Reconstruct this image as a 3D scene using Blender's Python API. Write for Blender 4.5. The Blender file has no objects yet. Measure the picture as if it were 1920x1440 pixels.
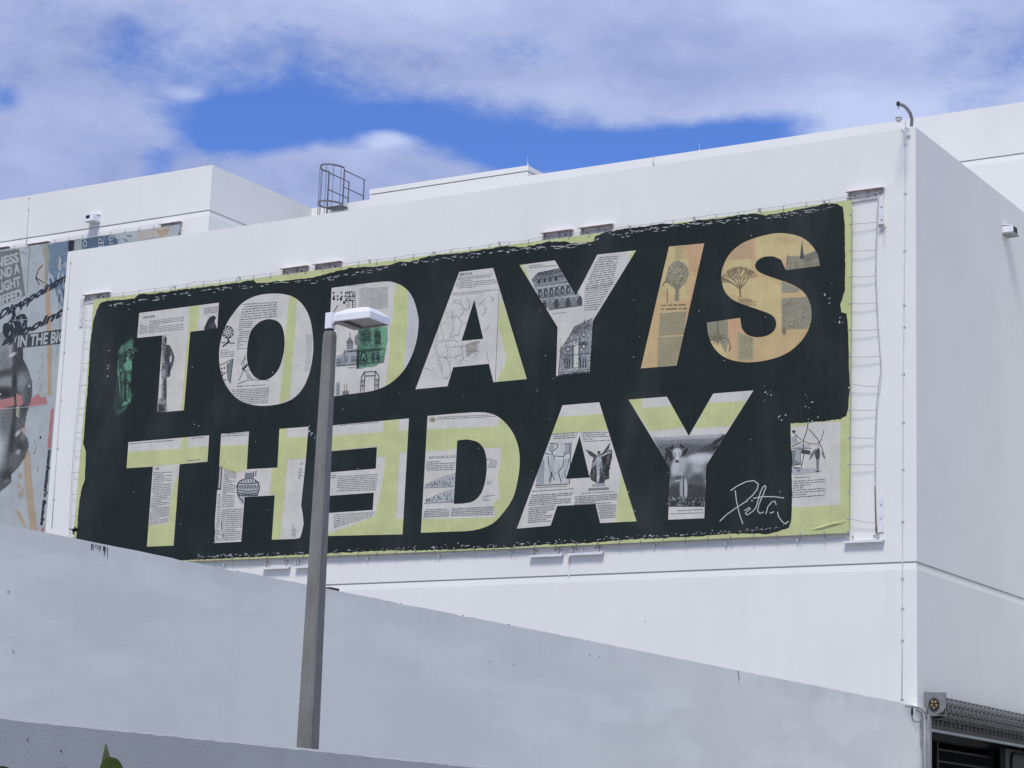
import bpy, bmesh, math, random
from mathutils import Vector, Matrix
from mathutils.geometry import tessellate_polygon

random.seed(11)
scene = bpy.context.scene
COL = scene.collection
rad = math.radians

# ------------------------------------------------------------------ camera, sky, sun, exposure
YAW, PITCH, ROLL, FPX = 0.5575992, 0.2088113, 0.0361534, 4128.448
EYE = Vector((18.36946, -47.09219, 1.6))
fwd = Vector((-math.sin(YAW) * math.cos(PITCH), math.cos(YAW) * math.cos(PITCH), math.sin(PITCH)))
rt0 = Vector((math.cos(YAW), math.sin(YAW), 0))
up0 = rt0.cross(fwd)
cR, sR = math.cos(ROLL), math.sin(ROLL)
RT = cR * rt0 + sR * up0
UP = -sR * rt0 + cR * up0
cam_data = bpy.data.cameras.new('camera')
cam_data.sensor_width = 36
cam_data.lens = FPX * 36 / 1920
cam_data.clip_start = 0.1
cam_data.clip_end = 3000
cam = bpy.data.objects.new('camera', cam_data)
COL.objects.link(cam)
m3 = Matrix((RT, UP, -fwd)).transposed()
cam.matrix_world = Matrix.Translation(EYE) @ m3.to_4x4()
scene.camera = cam

SUN_EL, SUN_AZ = rad(56), rad(165)        # azimuth measured clockwise from +Y, the way light comes from
world = bpy.data.worlds.new('World')
scene.world = world
world.use_nodes = True
wt = world.node_tree
wt.nodes.clear()


def wn(t, **k):
    n = wt.nodes.new(t)
    for a, b in k.items():
        setattr(n, a, b)
    return n


def wmath(op, a, b=None, c=None, clamp=False):
    n = wn('ShaderNodeMath', operation=op, use_clamp=clamp)
    for i, s in enumerate((a, b, c)):
        if s is None:
            continue
        if isinstance(s, (int, float)):
            n.inputs[i].default_value = s
        else:
            wt.links.new(s, n.inputs[i])
    return n.outputs[0]


SKY_STRENGTH = 0.1
sky = wn('ShaderNodeTexSky', sky_type='NISHITA')
sky.sun_disc = False
sky.sun_elevation = SUN_EL
sky.sun_rotation = SUN_AZ
sky.air_density = 1.0
sky.dust_density = 0.3
sky.ozone_density = 2.5
tc = wn('ShaderNodeTexCoord')
nrm = wn('ShaderNodeVectorMath', operation='NORMALIZE')
wt.links.new(tc.outputs['Generated'], nrm.inputs[0])
sep = wn('ShaderNodeSeparateXYZ')
wt.links.new(nrm.outputs[0], sep.inputs[0])
azim = wmath('ARCTAN2', sep.outputs[0], sep.outputs[1])
elev = wmath('ARCSINE', sep.outputs[2])
# clouds: two scales of noise in direction space, thinned by openings of clear sky
mp = wn('ShaderNodeMapping')
mp.inputs['Scale'].default_value = (1.0, 1.0, 1.9)
wt.links.new(nrm.outputs[0], mp.inputs[0])
n1 = wn('ShaderNodeTexNoise')
n1.inputs['Scale'].default_value = 9.0
n1.inputs['Detail'].default_value = 9
n1.inputs['Roughness'].default_value = 0.55
n1.inputs['Distortion'].default_value = 0.25
wt.links.new(mp.outputs[0], n1.inputs['Vector'])
n2 = wn('ShaderNodeTexNoise')
n2.inputs['Scale'].default_value = 26.0
n2.inputs['Detail'].default_value = 8
n2.inputs['Roughness'].default_value = 0.6
wt.links.new(mp.outputs[0], n2.inputs['Vector'])


def pix_dir(x, y):
    d = RT * ((x - 960) / FPX) - UP * ((y - 720) / FPX) + fwd
    return d.normalized()


def blob(x, y, rx, ry, tilt, amp):
    """a soft opening (amp<0) or bank (amp>0) in the clouds, fixed in azimuth and elevation"""
    d = pix_dir(x, y)
    a0, e0 = math.atan2(d.x, d.y), math.asin(d.z)
    da = wmath('MULTIPLY', wmath('SUBTRACT', azim, a0), math.cos(e0))
    de = wmath('SUBTRACT', elev, e0)
    c, s = math.cos(tilt), math.sin(tilt)
    u = wmath('ADD', wmath('MULTIPLY', da, c), wmath('MULTIPLY', de, s))
    v = wmath('SUBTRACT', wmath('MULTIPLY', de, c), wmath('MULTIPLY', da, s))
    q = wmath('ADD', wmath('POWER', wmath('ABSOLUTE', wmath('MULTIPLY', u, FPX / rx)), 2.0),
              wmath('POWER', wmath('ABSOLUTE', wmath('MULTIPLY', v, FPX / ry)), 2.0))
    return wmath('MULTIPLY', wmath('EXPONENT', wmath('MULTIPLY', q, -1.0)), amp)


dens = wmath('ADD', wmath('MULTIPLY', wmath('SUBTRACT', n1.outputs[0], 0.5), 2.1),
             wmath('MULTIPLY', wmath('SUBTRACT', n2.outputs[0], 0.5), 1.2))
dens = wmath('ADD', dens, 0.80)
n4 = wn('ShaderNodeTexNoise')
n4.inputs['Scale'].default_value = 75.0
n4.inputs['Detail'].default_value = 6
n4.inputs['Roughness'].default_value = 0.65
n4.inputs['Distortion'].default_value = 0.6
wt.links.new(mp.outputs[0], n4.inputs['Vector'])
dens = wmath('ADD', dens, wmath('MULTIPLY', wmath('SUBTRACT', n4.outputs[0], 0.5), 0.45))
for b in [(760, 238, 270, 44, 0, -1.05), (1260, 268, 330, 38, 0.14, -1.3), (440, 248, 105, 50, 0, -1.15), (620, 150, 130, 30, 0, -0.3), (285, 300, 50, 34, -0.7, -0.9),
          (0, 185, 50, 25, 0, -0.8), (1000, 288, 150, 28, 0, -0.95), (640, 350, 230, 66, 0.04, 1.6), (722, 258, 62, 20, 0, 0.85), (90, 290, 130, 75, 0, 1.0), (215, 235, 110, 40, -0.6, 0.7),
          (900, 30, 1300, 60, 0, 0.5), (1620, 185, 110, 70, 0, 0.7), (1230, 165, 260, 36, 0, 0.45), (340, 178, 45, 14, 0, 0.4), (850, 150, 260, 24, 0.05, 0.3)]:
    dens = wmath('ADD', dens, blob(*b))
cover = wn('ShaderNodeMapRange', interpolation_type='SMOOTHSTEP')
wt.links.new(dens, cover.inputs[0])
cover.inputs[1].default_value = 0.0
cover.inputs[2].default_value = 1.0
n3 = wn('ShaderNodeTexNoise')
n3.inputs['Scale'].default_value = 7.0
n3.inputs['Detail'].default_value = 6
n3.inputs['Roughness'].default_value = 0.5
wt.links.new(mp.outputs[0], n3.inputs['Vector'])
shade = wmath('ADD', wmath('MULTIPLY', wmath('SUBTRACT', n3.outputs[0], 0.5), 3.0), 0.40)
shade = wmath('ADD', shade, wmath('MULTIPLY', wmath('SUBTRACT', n2.outputs[0], 0.5), 0.5))
shade = wmath('ADD', shade, wmath('MULTIPLY', wmath('SUBTRACT', n4.outputs[0], 0.5), 0.4))
for b in [(722, 258, 62, 20, 0.0, 1.0), (350, 178, 30, 14, 0, 0.4), (640, 300, 90, 28, 0, 0.1), (950, 0, 1200, 45, 0, 0.3), (1400, 130, 420, 70, 0, -0.45), (800, 125, 700, 32, 0, -0.2)]:
    shade = wmath('ADD', shade, blob(*b))
ramp = wn('ShaderNodeValToRGB')
wt.links.new(shade, ramp.inputs[0])
ramp.color_ramp.elements[0].position = 0.0
ramp.color_ramp.elements[0].color = (0.185, 0.225, 0.395, 1)
ramp.color_ramp.elements[1].position = 1.0
ramp.color_ramp.elements[1].color = (0.315, 0.368, 0.535, 1)
cl = wn('ShaderNodeVectorMath', operation='SCALE')
wt.links.new(ramp.outputs[0], cl.inputs[0])
cl.inputs['Scale'].default_value = 1.0 / SKY_STRENGTH
tint = wn('ShaderNodeMix', data_type='RGBA', blend_type='MULTIPLY')
tint.inputs[0].default_value = 1
wt.links.new(sky.outputs[0], tint.inputs[6])
tint.inputs[7].default_value = (0.39, 0.53, 0.91, 1)
mix = wn('ShaderNodeMix', data_type='RGBA')
wt.links.new(cover.outputs[0], mix.inputs[0])
wt.links.new(tint.outputs[2], mix.inputs[6])
wt.links.new(cl.outputs[0], mix.inputs[7])
bg = wn('ShaderNodeBackground')
bg.inputs[1].default_value = SKY_STRENGTH
wt.links.new(mix.outputs[2], bg.inputs[0])
wo = wn('ShaderNodeOutputWorld')
wt.links.new(bg.outputs[0], wo.inputs[0])

sun_d = bpy.data.lights.new('sun', 'SUN')
sun_d.energy = 1.56
sun_d.angle = rad(15)
sun_d.color = (1.0, 0.95, 0.885)
sun = bpy.data.objects.new('sun', sun_d)
COL.objects.link(sun)
sdir = Vector((math.sin(SUN_AZ) * math.cos(SUN_EL), math.cos(SUN_AZ) * math.cos(SUN_EL), math.sin(SUN_EL)))
sun.rotation_euler = sdir.to_track_quat('Z', 'Y').to_euler()
sun.location = (0, -30, 60)

vs = scene.view_settings
scene.display_settings.display_device = 'sRGB'
vs.view_transform = 'Standard'
vs.look = 'None'
vs.exposure = 0.74
vs.gamma = 1
vs.use_curve_mapping = False
scene.cycles.max_bounces = 6
scene.cycles.use_denoising = True


# ------------------------------------------------------------------ from a pixel of the photograph to a point on a known plane
def ray(x, y):
    return RT * ((x - 960) / FPX) - UP * ((y - 720) / FPX) + fwd


def onY(x, y, Y):
    d = ray(x, y)
    return EYE + d * ((Y - EYE.y) / d.y)


def onX(x, y, X):
    d = ray(x, y)
    return EYE + d * ((X - EYE.x) / d.x)


def onZ(x, y, Z):
    d = ray(x, y)
    return EYE + d * ((Z - EYE.z) / d.z)


def onD(x, y, t):
    return EYE + ray(x, y) * t


# ------------------------------------------------------------------ materials
def new_mat(name):
    m = bpy.data.materials.new(name)
    m.use_nodes = True
    nt = m.node_tree
    return m, nt, nt.nodes['Principled BSDF']


def N(nt, t, ins=None, **k):
    n = nt.nodes.new(t)
    for a, b in k.items():
        setattr(n, a, b)
    for a, b in (ins or {}).items():
        if hasattr(b, 'is_linked'):
            nt.links.new(b, n.inputs[a])
        else:
            n.inputs[a].default_value = b
    return n


def noise(nt, scale, detail=5, rough=0.55, stretch=(1, 1, 1), off=(0, 0, 0)):
    g = N(nt, 'ShaderNodeNewGeometry')
    mpn = N(nt, 'ShaderNodeMapping', {'Vector': g.outputs['Position'], 'Scale': stretch, 'Location': off})
    return N(nt, 'ShaderNodeTexNoise', {'Vector': mpn.outputs[0], 'Scale': scale, 'Detail': detail, 'Roughness': rough}).outputs[0]


def mrange(nt, v, a, b, c=0.0, d=1.0, smooth=True):
    n = N(nt, 'ShaderNodeMapRange', {0: v, 1: a, 2: b, 3: c, 4: d})
    if smooth:
        n.interpolation_type = 'SMOOTHSTEP'
    return n.outputs[0]


def mixc(nt, f, a, b):
    n = N(nt, 'ShaderNodeMix', data_type='RGBA')
    for i, s in ((0, f), (6, a), (7, b)):
        if hasattr(s, 'is_linked'):
            nt.links.new(s, n.inputs[i])
        elif i:
            n.inputs[i].default_value = (*s, 1)
        else:
            n.inputs[i].default_value = s
    return n.outputs[2]


def bump(nt, bsdf, h, strength, dist):
    b = N(nt, 'ShaderNodeBump', {'Height': h, 'Strength': strength, 'Distance': dist})
    nt.links.new(b.outputs[0], bsdf.inputs['Normal'])
    return b


def simple(name, col, rough=0.6, metal=0.0, var=0.12, scale=8.0, bumpy=0.0, spec=0.3):
    m, nt, b = new_mat(name)
    n = noise(nt, scale)
    d = tuple(c * (1 - var) for c in col)
    l = tuple(min(1, c * (1 + var)) for c in col)
    nt.links.new(mixc(nt, mrange(nt, n, 0.3, 0.7), d, l), b.inputs['Base Color'])
    b.inputs['Roughness'].default_value = rough
    b.inputs['Metallic'].default_value = metal
    b.inputs['Specular IOR Level'].default_value = spec
    if bumpy:
        bump(nt, b, noise(nt, scale * 6), 0.5, bumpy)
    return m


def wall_mat(name, base, dirt, dirt_amt, bumpd=0.004, patch=None, streak_top=None, rough=False):
    """painted stucco: faint roller patches, soot, fine relief; optional runs of dirt below a top edge at height streak_top"""
    m, nt, b = new_mat(name)
    big = noise(nt, 0.35, 6, 0.6)
    mid = noise(nt, 1.6, 6, 0.6, (1, 1, 0.45), (7, 3, 1))
    col = mixc(nt, mrange(nt, big, 0.35, 0.7, 0, dirt_amt), base, dirt)
    if patch:
        pn = noise(nt, 0.42, 4, 0.5, (0.55, 0.55, 1.5), (3, 11, 5))
        col = mixc(nt, mrange(nt, pn, 0.44, 0.58, 0, 0.8), col, patch)
        pn2 = noise(nt, 0.9, 5, 0.55, (0.4, 0.4, 1.5), (13, 1, 9))
        col = mixc(nt, mrange(nt, pn2, 0.5, 0.66, 0, 0.55), col, tuple(c * 1.09 for c in base))
    col = mixc(nt, mrange(nt, mid, 0.5, 0.8, 0, dirt_amt * 0.7), col, dirt)
    runs_ = noise(nt, 2.2, 5, 0.65, (1, 1, 0.05), (5, 5, 5))
    col = mixc(nt, mrange(nt, runs_, 0.5, 0.78, 0, dirt_amt * 0.8), col, dirt)
    speck = noise(nt, 9, 3, 0.6, (1, 1, 1), (1, 2, 3))
    col = mixc(nt, mrange(nt, speck, 0.73, 0.78, 0, 0.35), col, dirt)
    if streak_top is not None:
        g = N(nt, 'ShaderNodeNewGeometry')
        sp = N(nt, 'ShaderNodeSeparateXYZ', {0: g.outputs['Position']})
        fall = mrange(nt, sp.outputs[2], streak_top - 0.9, streak_top, 0, 1, False)
        fall = N(nt, 'ShaderNodeMath', {0: fall, 1: 2.2}, operation='POWER').outputs[0]
        runs = noise(nt, 1.3, 5, 0.65, (1, 1, 0.5))
        fac = N(nt, 'ShaderNodeMath', {0: fall, 1: mrange(nt, runs, 0.42, 0.72)}, operation='MULTIPLY').outputs[0]
        fac = N(nt, 'ShaderNodeMath', {0: fac, 1: 0.16}, operation='MULTIPLY').outputs[0]
        col = mixc(nt, fac, col, tuple(c * 0.45 for c in dirt))
    nt.links.new(col, b.inputs['Base Color'])
    b.inputs['Roughness'].default_value = 0.85
    b.inputs['Specular IOR Level'].default_value = 0.15
    if rough:
        h = noise(nt, 42, 4, 0.62, (1, 1, 1.4))
        bump(nt, b, h, 0.55, bumpd)
    else:
        h = N(nt, 'ShaderNodeMath', {0: noise(nt, 2.2, 5, 0.6), 1: noise(nt, 30, 3, 0.5)}, operation='ADD').outputs[0]
        bump(nt, b, h, 0.6, bumpd)
    return m


def cloth_mat(name, col, var=0.07):
    """vinyl banner print: faint weave and dust; all prints share one field of soft wrinkles"""
    m, nt, b = new_mat(name)
    n = noise(nt, 2.0, 6, 0.6)
    d = tuple(c * (1 - var) for c in col)
    l = tuple(min(1, c * (1 + var)) for c in col)
    c1 = mixc(nt, mrange(nt, n, 0.3, 0.7), d, l)
    dust = noise(nt, 0.5, 4, 0.6, (1, 1, 0.5))
    c1 = mixc(nt, mrange(nt, dust, 0.45, 0.8, 0, 0.05), c1, (0.5, 0.5, 0.5))
    nt.links.new(c1, b.inputs['Base Color'])
    b.inputs['Roughness'].default_value = 0.65
    b.inputs['Specular IOR Level'].default_value = 0.22
    w = N(nt, 'ShaderNodeMath', {0: noise(nt, 0.9, 3, 0.5, (0.6, 1, 1.6)), 1: noise(nt, 4, 2, 0.5, (2.0, 1, 0.15))}, operation='ADD').outputs[0]
    bump(nt, b, w, 0.4, 0.07)
    return m


PAL = {}


def P(name):
    return PAL[name]


for k, c in {
    'lime': (0.53, 0.56, 0.265), 'ink_black': (0.0115, 0.0198, 0.0185), 'paper': (0.60, 0.585, 0.52), 'paper_grey': (0.52, 0.53, 0.505),
    'print_ink': (0.17, 0.175, 0.18), 'line_ink': (0.035, 0.04, 0.042), 'tone_dark': (0.065, 0.072, 0.075), 'tone_mid': (0.19, 0.205, 0.205),
    'tone_pale': (0.42, 0.44, 0.43), 'tone_soft': (0.33, 0.36, 0.36), 'speck': (0.55, 0.58, 0.56), 'seam': (0.0105, 0.0155, 0.018),
    'gold': (0.545, 0.405, 0.20), 'gold_pale': (0.57, 0.465, 0.225), 'gold_pink': (0.545, 0.355, 0.195), 'gold_grey': (0.37, 0.34, 0.20),
    'gold_line': (0.22, 0.18, 0.11), 'gold_shade': (0.27, 0.26, 0.18), 'roof_grey': (0.19, 0.18, 0.14),
    'green_deep': (0.016, 0.036, 0.026), 'green_dark': (0.024, 0.07, 0.044), 'green_mid': (0.07, 0.22, 0.13), 'green_pale': (0.16, 0.36, 0.22), 'signature': (0.50, 0.55, 0.48),
    'mural_ground': (0.40, 0.44, 0.435), 'mural_panel': (0.16, 0.18, 0.17), 'panel_dark': (0.055, 0.062, 0.065), 'mural_letter': (0.42, 0.44, 0.42), 'mural_dark': (0.028, 0.034, 0.042),
    'mural_blue': (0.16, 0.225, 0.29), 'mural_navy': (0.085, 0.13, 0.19), 'mural_red': (0.42, 0.19, 0.18), 'mural_tan': (0.42, 0.325, 0.22),
    'mural_khaki': (0.30, 0.31, 0.23), 'skin_dark': (0.045, 0.05, 0.058), 'skin_mid': (0.11, 0.12, 0.135), 'skin_pale': (0.27, 0.29, 0.31), 'skin_light': (0.46, 0.48, 0.50),
    'mural_cream': (0.46, 0.42, 0.36), 'mural_teal': (0.31, 0.36, 0.34),
}.items():
    PAL[k] = cloth_mat(k, c)

for k_ in range(12):
    g_ = (k_ / 11) ** 1.7
    PAL['greentone_%d' % k_] = cloth_mat('greentone_%d' % k_, (0.0145 + 0.155 * g_, 0.0225 + 0.36 * g_, 0.0225 + 0.21 * g_), 0.05)
    v_ = 0.022 + 0.56 * (k_ / 11) ** 1.9
    PAL['halftone_%d' % k_] = cloth_mat('halftone_%d' % k_, (v_ * 0.97, v_ * 1.0, v_ * 0.99), 0.05)

M_WALL = wall_mat('white_wall_paint', (0.815, 0.818, 0.768), (0.655, 0.66, 0.625), 0.22)
M_ROOF = simple('roof_membrane', (0.6, 0.6, 0.59), 0.8)
M_GREY = wall_mat('grey_wall_paint', (0.86, 0.872, 0.80), (0.67, 0.68, 0.635), 0.17, 0.003, (0.79, 0.805, 0.745), 5.08)
M_LOW = wall_mat('slate_stucco', (0.485, 0.50, 0.475), (0.40, 0.41, 0.39), 0.3, 0.009, None, 2.4, True)
M_CONC = None
M_LAMP = simple('lamp_white_enamel', (0.80, 0.81, 0.83), 0.35, 0, 0.03, 4.0, 0, 0.5)
M_LENS = simple('lamp_lens', (0.04, 0.035, 0.03), 0.25, 0, 0.2, 10, 0, 0.5)
M_SHADE = simple('lamp_underside', (0.30, 0.29, 0.27), 0.6)
M_RUBBER = simple('black_gasket', (0.02, 0.02, 0.02), 0.7)
M_STEEL = simple('painted_steel', (0.68, 0.66, 0.645), 0.55, 0, 0.15, 6)
M_STEELW = simple('white_painted_steel', (0.76, 0.76, 0.76), 0.5, 0, 0.06, 6)
M_RUST = simple('rusty_steel', (0.20, 0.11, 0.075), 0.85, 0, 0.4, 14)
M_DULL = simple('weathered_steel', (0.46, 0.43, 0.42), 0.7, 0, 0.25, 9)
M_CAGE = simple('galvanised_dark_steel', (0.16, 0.16, 0.18), 0.5, 0.3, 0.15, 6)
M_WIRE = simple('thin_steel_cable', (0.25, 0.24, 0.25), 0.6, 0.2, 0.2, 6)
M_ROPE = simple('pale_rope', (0.42, 0.42, 0.44), 0.8)
M_COND = simple('conduit_paint', (0.66, 0.66, 0.66), 0.6, 0, 0.1, 3)
M_CLIP = simple('clip_metal', (0.55, 0.55, 0.55), 0.5, 0.1)
M_BLACK = simple('matt_black', (0.012, 0.012, 0.013), 0.6)
M_DOME = simple('smoked_dome', (0.35, 0.35, 0.37), 0.15, 0, 0.05, 3, 0, 0.6)
M_SHUT = simple('shutter_galvanised', (0.17, 0.18, 0.175), 0.55, 0.3, 0.25, 12)
M_PLATE = simple('shutter_end_paint', (0.20, 0.21, 0.215), 0.6, 0, 0.1, 7)
M_GOLDR = simple('sprocket_rust', (0.045, 0.028, 0.016), 0.8, 0.1, 0.5, 30)
M_SPOKE = simple('sprocket_pale', (0.34, 0.27, 0.17), 0.7, 0, 0.2, 30)
M_RAIL = simple('rail_galvanised', (0.31, 0.32, 0.325), 0.6, 0.1)
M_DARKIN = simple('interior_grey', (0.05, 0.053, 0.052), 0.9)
M_CURT = simple('curtain_galvanised', (0.27, 0.28, 0.28), 0.6, 0.1, 0.2, 6)
M_GATE = simple('gate_dark_paint', (0.014, 0.0145, 0.015), 0.6)
M_PANEL = simple('bay_panel_grey', (0.075, 0.075, 0.075), 0.7)
M_LOWBAR = simple('curtain_foot_paint', (0.12, 0.115, 0.105), 0.8)
M_BAR = simple('bottom_bar_paint', (0.33, 0.38, 0.38), 0.5, 0.2)
M_LEAFD = simple('leaf_green', (0.06, 0.095, 0.012), 0.45, 0, 0.3, 30, 0, 0.4)
M_LEAFP = simple('young_leaf', (0.13, 0.15, 0.075), 0.5, 0, 0.15, 30)
M_STEM = simple('stem_brown', (0.10, 0.08, 0.05), 0.8)
M_BIRD = simple('bird_plumage', (0.006, 0.006, 0.008), 0.6)
M_ASPH = simple('bounce_concrete', (0.30, 0.29, 0.27), 0.95, 0, 0.3, 3, 0.004)  # unseen lot, toned pale and warm to bounce light onto the walls
M_PAVE = simple('pavement_concrete', (0.36, 0.355, 0.34), 0.9, 0, 0.12, 2, 0.003)
M_DEBRIS = simple('dry_debris', (0.05, 0.045, 0.04), 0.9)


def post_mat():
    m, nt, b = new_mat('post_concrete')
    c0 = mixc(nt, mrange(nt, noise(nt, 3.0, 6, 0.65, (1, 1, 0.35)), 0.3, 0.72), (0.172, 0.171, 0.160), (0.245, 0.243, 0.228))
    c0 = mixc(nt, mrange(nt, noise(nt, 22, 4, 0.6, (1, 1, 0.06)), 0.5, 0.75, 0, 0.5), c0, (0.09, 0.088, 0.08))
    c0 = mixc(nt, mrange(nt, noise(nt, 40, 3, 0.6), 0.66, 0.74, 0, 0.6), c0, (0.27, 0.265, 0.25))
    nt.links.new(c0, b.inputs['Base Color'])
    b.inputs['Roughness'].default_value = 0.9
    b.inputs['Specular IOR Level'].default_value = 0.2
    bump(nt, b, noise(nt, 45, 4, 0.6), 0.5, 0.006)
    return m


M_CONC = post_mat()


def stain_mat(name, wallc, rust):
    m, nt, b = new_mat(name)
    t = N(nt, 'ShaderNodeTexCoord')
    sp = N(nt, 'ShaderNodeSeparateXYZ', {0: t.outputs['Generated']})
    runs = noise(nt, 14, 4, 0.6, (1, 1, 0.1))
    f = N(nt, 'ShaderNodeMath', {0: mrange(nt, sp.outputs[2], 0, 1), 1: mrange(nt, runs, 0.35, 0.7)}, operation='MULTIPLY').outputs[0]
    nt.links.new(mixc(nt, f, wallc, rust), b.inputs['Base Color'])
    b.inputs['Roughness'].default_value = 0.9
    return m


M_STAIN = stain_mat('rust_run', (0.79, 0.79, 0.79), (0.36, 0.20, 0.11))


# ------------------------------------------------------------------ mesh helpers
class MB:
    def __init__(self):
        self.v, self.f, self.m, self.mats = [], [], [], []

    def mi(self, mat):
        if mat not in self.mats:
            self.mats.append(mat)
        return self.mats.index(mat)

    def add(self, verts, faces, mat):
        o = len(self.v)
        self.v += [tuple(p) for p in verts]
        k = self.mi(mat)
        for f in faces:
            self.f.append(tuple(i + o for i in f))
            self.m.append(k)

    def box(self, x0, x1, y0, y1, z0, z1, mat):
        v = [(x0, y0, z0), (x1, y0, z0), (x1, y1, z0), (x0, y1, z0), (x0, y0, z1), (x1, y0, z1), (x1, y1, z1), (x0, y1, z1)]
        self.add(v, [(0, 3, 2, 1), (4, 5, 6, 7), (0, 1, 5, 4), (1, 2, 6, 5), (2, 3, 7, 6), (3, 0, 4, 7)], mat)

    def prism(self, loop, d, mat, caps=True):
        """closed loop of 3D points pushed along vector d"""
        n = len(loop)
        v = [Vector(p) for p in loop] + [Vector(p) + Vector(d) for p in loop]
        f = [(i, (i + 1) % n, (i + 1) % n + n, i + n) for i in range(n)]
        self.add(v, f, mat)
        if caps:
            for base in (0, n):
                t = tessellate_polygon([[Vector(p) for p in v[base:base + n]]])
                self.add(v[base:base + n], t, mat)

    def tube(self, pts, r, mat, n=8, caps=True):
        pts = [Vector(p) for p in pts]
        rs = r if isinstance(r, (list, tuple)) else [r] * len(pts)
        rings = []
        ref = None
        for i, p in enumerate(pts):
            a = pts[max(i - 1, 0)]
            b = pts[min(i + 1, len(pts) - 1)]
            t = (b - a).normalized()
            if ref is None or abs(ref.dot(t)) > 0.98:
                ref = Vector((0, 0, 1)) if abs(t.z) < 0.9 else Vector((1, 0, 0))
            u = (ref - t * ref.dot(t)).normalized()
            w = t.cross(u)
            ref = u
            rings.append([p + (u * math.cos(2 * math.pi * k / n) + w * math.sin(2 * math.pi * k / n)) * rs[i] for k in range(n)])
        v = [q for rg in rings for q in rg]
        f = []
        for i in range(len(rings) - 1):
            for k in range(n):
                f.append((i * n + k, i * n + (k + 1) % n, (i + 1) * n + (k + 1) % n, (i + 1) * n + k))
        if caps:
            f.append(tuple(reversed(range(n))))
            f.append(tuple(range((len(rings) - 1) * n, len(rings) * n)))
        self.add(v, f, mat)

    def lathe(self, c, axis, prof, mat, n=16):
        """profile of (distance along axis, radius) about a centre"""
        a = Vector(axis).normalized()
        self.tube([Vector(c) + a * t for t, r in prof], [max(r, 1e-4) for t, r in prof], mat, n)

    def build(self, name, parent=None, smooth=False, bevel=0.0):
        me = bpy.data.meshes.new(name)
        me.from_pydata(self.v, [], self.f)
        for mt in self.mats:
            me.materials.append(mt)
        me.polygons.foreach_set('material_index', self.m)
        bm = bmesh.new()
        bm.from_mesh(me)
        bmesh.ops.remove_doubles(bm, verts=bm.verts, dist=1e-5)
        bmesh.ops.recalc_face_normals(bm, faces=bm.faces)
        bm.to_mesh(me)
        bm.free()
        if smooth:
            me.polygons.foreach_set('use_smooth', [True] * len(me.polygons))
        me.update()
        o = bpy.data.objects.new(name, me)
        COL.objects.link(o)
        if parent is not None:
            o.parent = parent
            w = WORLD.get(parent.name, Matrix.Identity(4))
            o.matrix_parent_inverse = w.inverted()
        if bevel:
            b = o.modifiers.new('bevel', 'BEVEL')
            b.width = bevel
            b.segments = 2
            b.limit_method = 'ANGLE'
        return o


WORLD = {}


def tag(o, label=None, cat=None, group=None, kind=None):
    if label:
        o['label'] = label
    if cat:
        o['category'] = cat
    if group:
        o['group'] = group
    if kind:
        o['kind'] = kind
    return o


def thing(name, label, cat, loc, group=None):
    o = bpy.data.objects.new(name, None)
    COL.objects.link(o)
    o.location = loc
    o.empty_display_size = 0.3
    WORLD[o.name] = Matrix.Translation(Vector(loc))
    return tag(o, label, cat, group)


def lerp(a, b, t):
    return a + (b - a) * t


# ------------------------------------------------------------------ ground
ZB = 18.70       # top of the front block
ZR = 22.60       # top of the taller building behind
YB = 10.0        # its wall plane
YW = 4.71        # front of its left wing
XL = -26.86      # left end of the front block
XW = -25.45      # right side of the left wing
ZS = 8.36        # seam in the front block
ZS2 = 21.12      # seam in the taller building

g = MB()
g.box(-900, 900, -900, 900, -0.5, 0.0, M_ASPH)
tag(g.build('ground'), kind='structure')
g = MB()
g.box(0.09, 9.0, -46, 60, 0.004, 0.14, M_PAVE)
tag(g.build('pavement'), kind='structure')


# ------------------------------------------------------------------ wall with a drip seam, built as a sheet of real profile
def seam_wall(mb, p0, p1, nrm_v, z0, z1, zs, mat, holes=None):
    """a vertical wall face from p0 to p1 with a recessed seam at height zs: a dark slot, then a weathered slope"""
    p0, p1, n = Vector((*p0, 0)), Vector((*p1, 0)), Vector((*nrm_v, 0))
    prof = [(0, z0), (0, zs - 0.19), (-0.022, zs - 0.036), (-0.06, zs - 0.033), (-0.06, zs), (0, zs), (0, z1)]
    a = [p0 + n * d + Vector((0, 0, z)) for d, z in prof]
    b = [p1 + n * d + Vector((0, 0, z)) for d, z in prof]
    k = len(prof)
    mb.add(a + b, [(i, i + 1, i + 1 + k, i + k) for i in range(k - 1)], mat)


front = thing('building', 'low white windowless front block carrying the large black lettered banner', 'building', (XL / 2, 0, 0))
w = MB()
# facade with its seam, mitred at the right corner
zz = ZS - 0.19
prof = [(0, 0), (0, zz), (0.022, ZS - 0.036), (0.06, ZS - 0.033), (0.06, ZS), (0, ZS), (0, ZB)]
a = [(XL, d, z) for d, z in prof]
b = [(-d, d, z) for d, z in prof]
w.add(a + b, [(i, i + 1, i + 8, i + 7) for i in range(6)], M_WALL)
OY0, OY1, OZ = 0.47, 9.7, 5.25          # the loading door opening in the side wall
c = [(-d, YB, z) for d, z in prof]
w.add(b[1:] + c[1:], [(i, i + 1, i + 7, i + 6) for i in range(5)], M_WALL)
w.add([(0, 0, 0), (0, OY0, 0), (0, OY0, OZ), (0, OY1, OZ), (0, OY1, 0), (0, YB, 0), (0, YB, zz), (0, OY1, zz), (0, OY0, zz), (0, 0, zz), (0, 0, OZ), (0, YB, OZ)],
      [(0, 1, 2, 10), (10, 2, 8, 9), (2, 3, 7, 8), (3, 11, 6, 7), (4, 5, 11, 3)], M_WALL)
w.add([(XL, 0, 0), (XL, 0, ZB), (XL, YW, ZB), (XL, YW, 0)], [(0, 1, 2, 3)], M_WALL)
w.build('wall', front)
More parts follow.
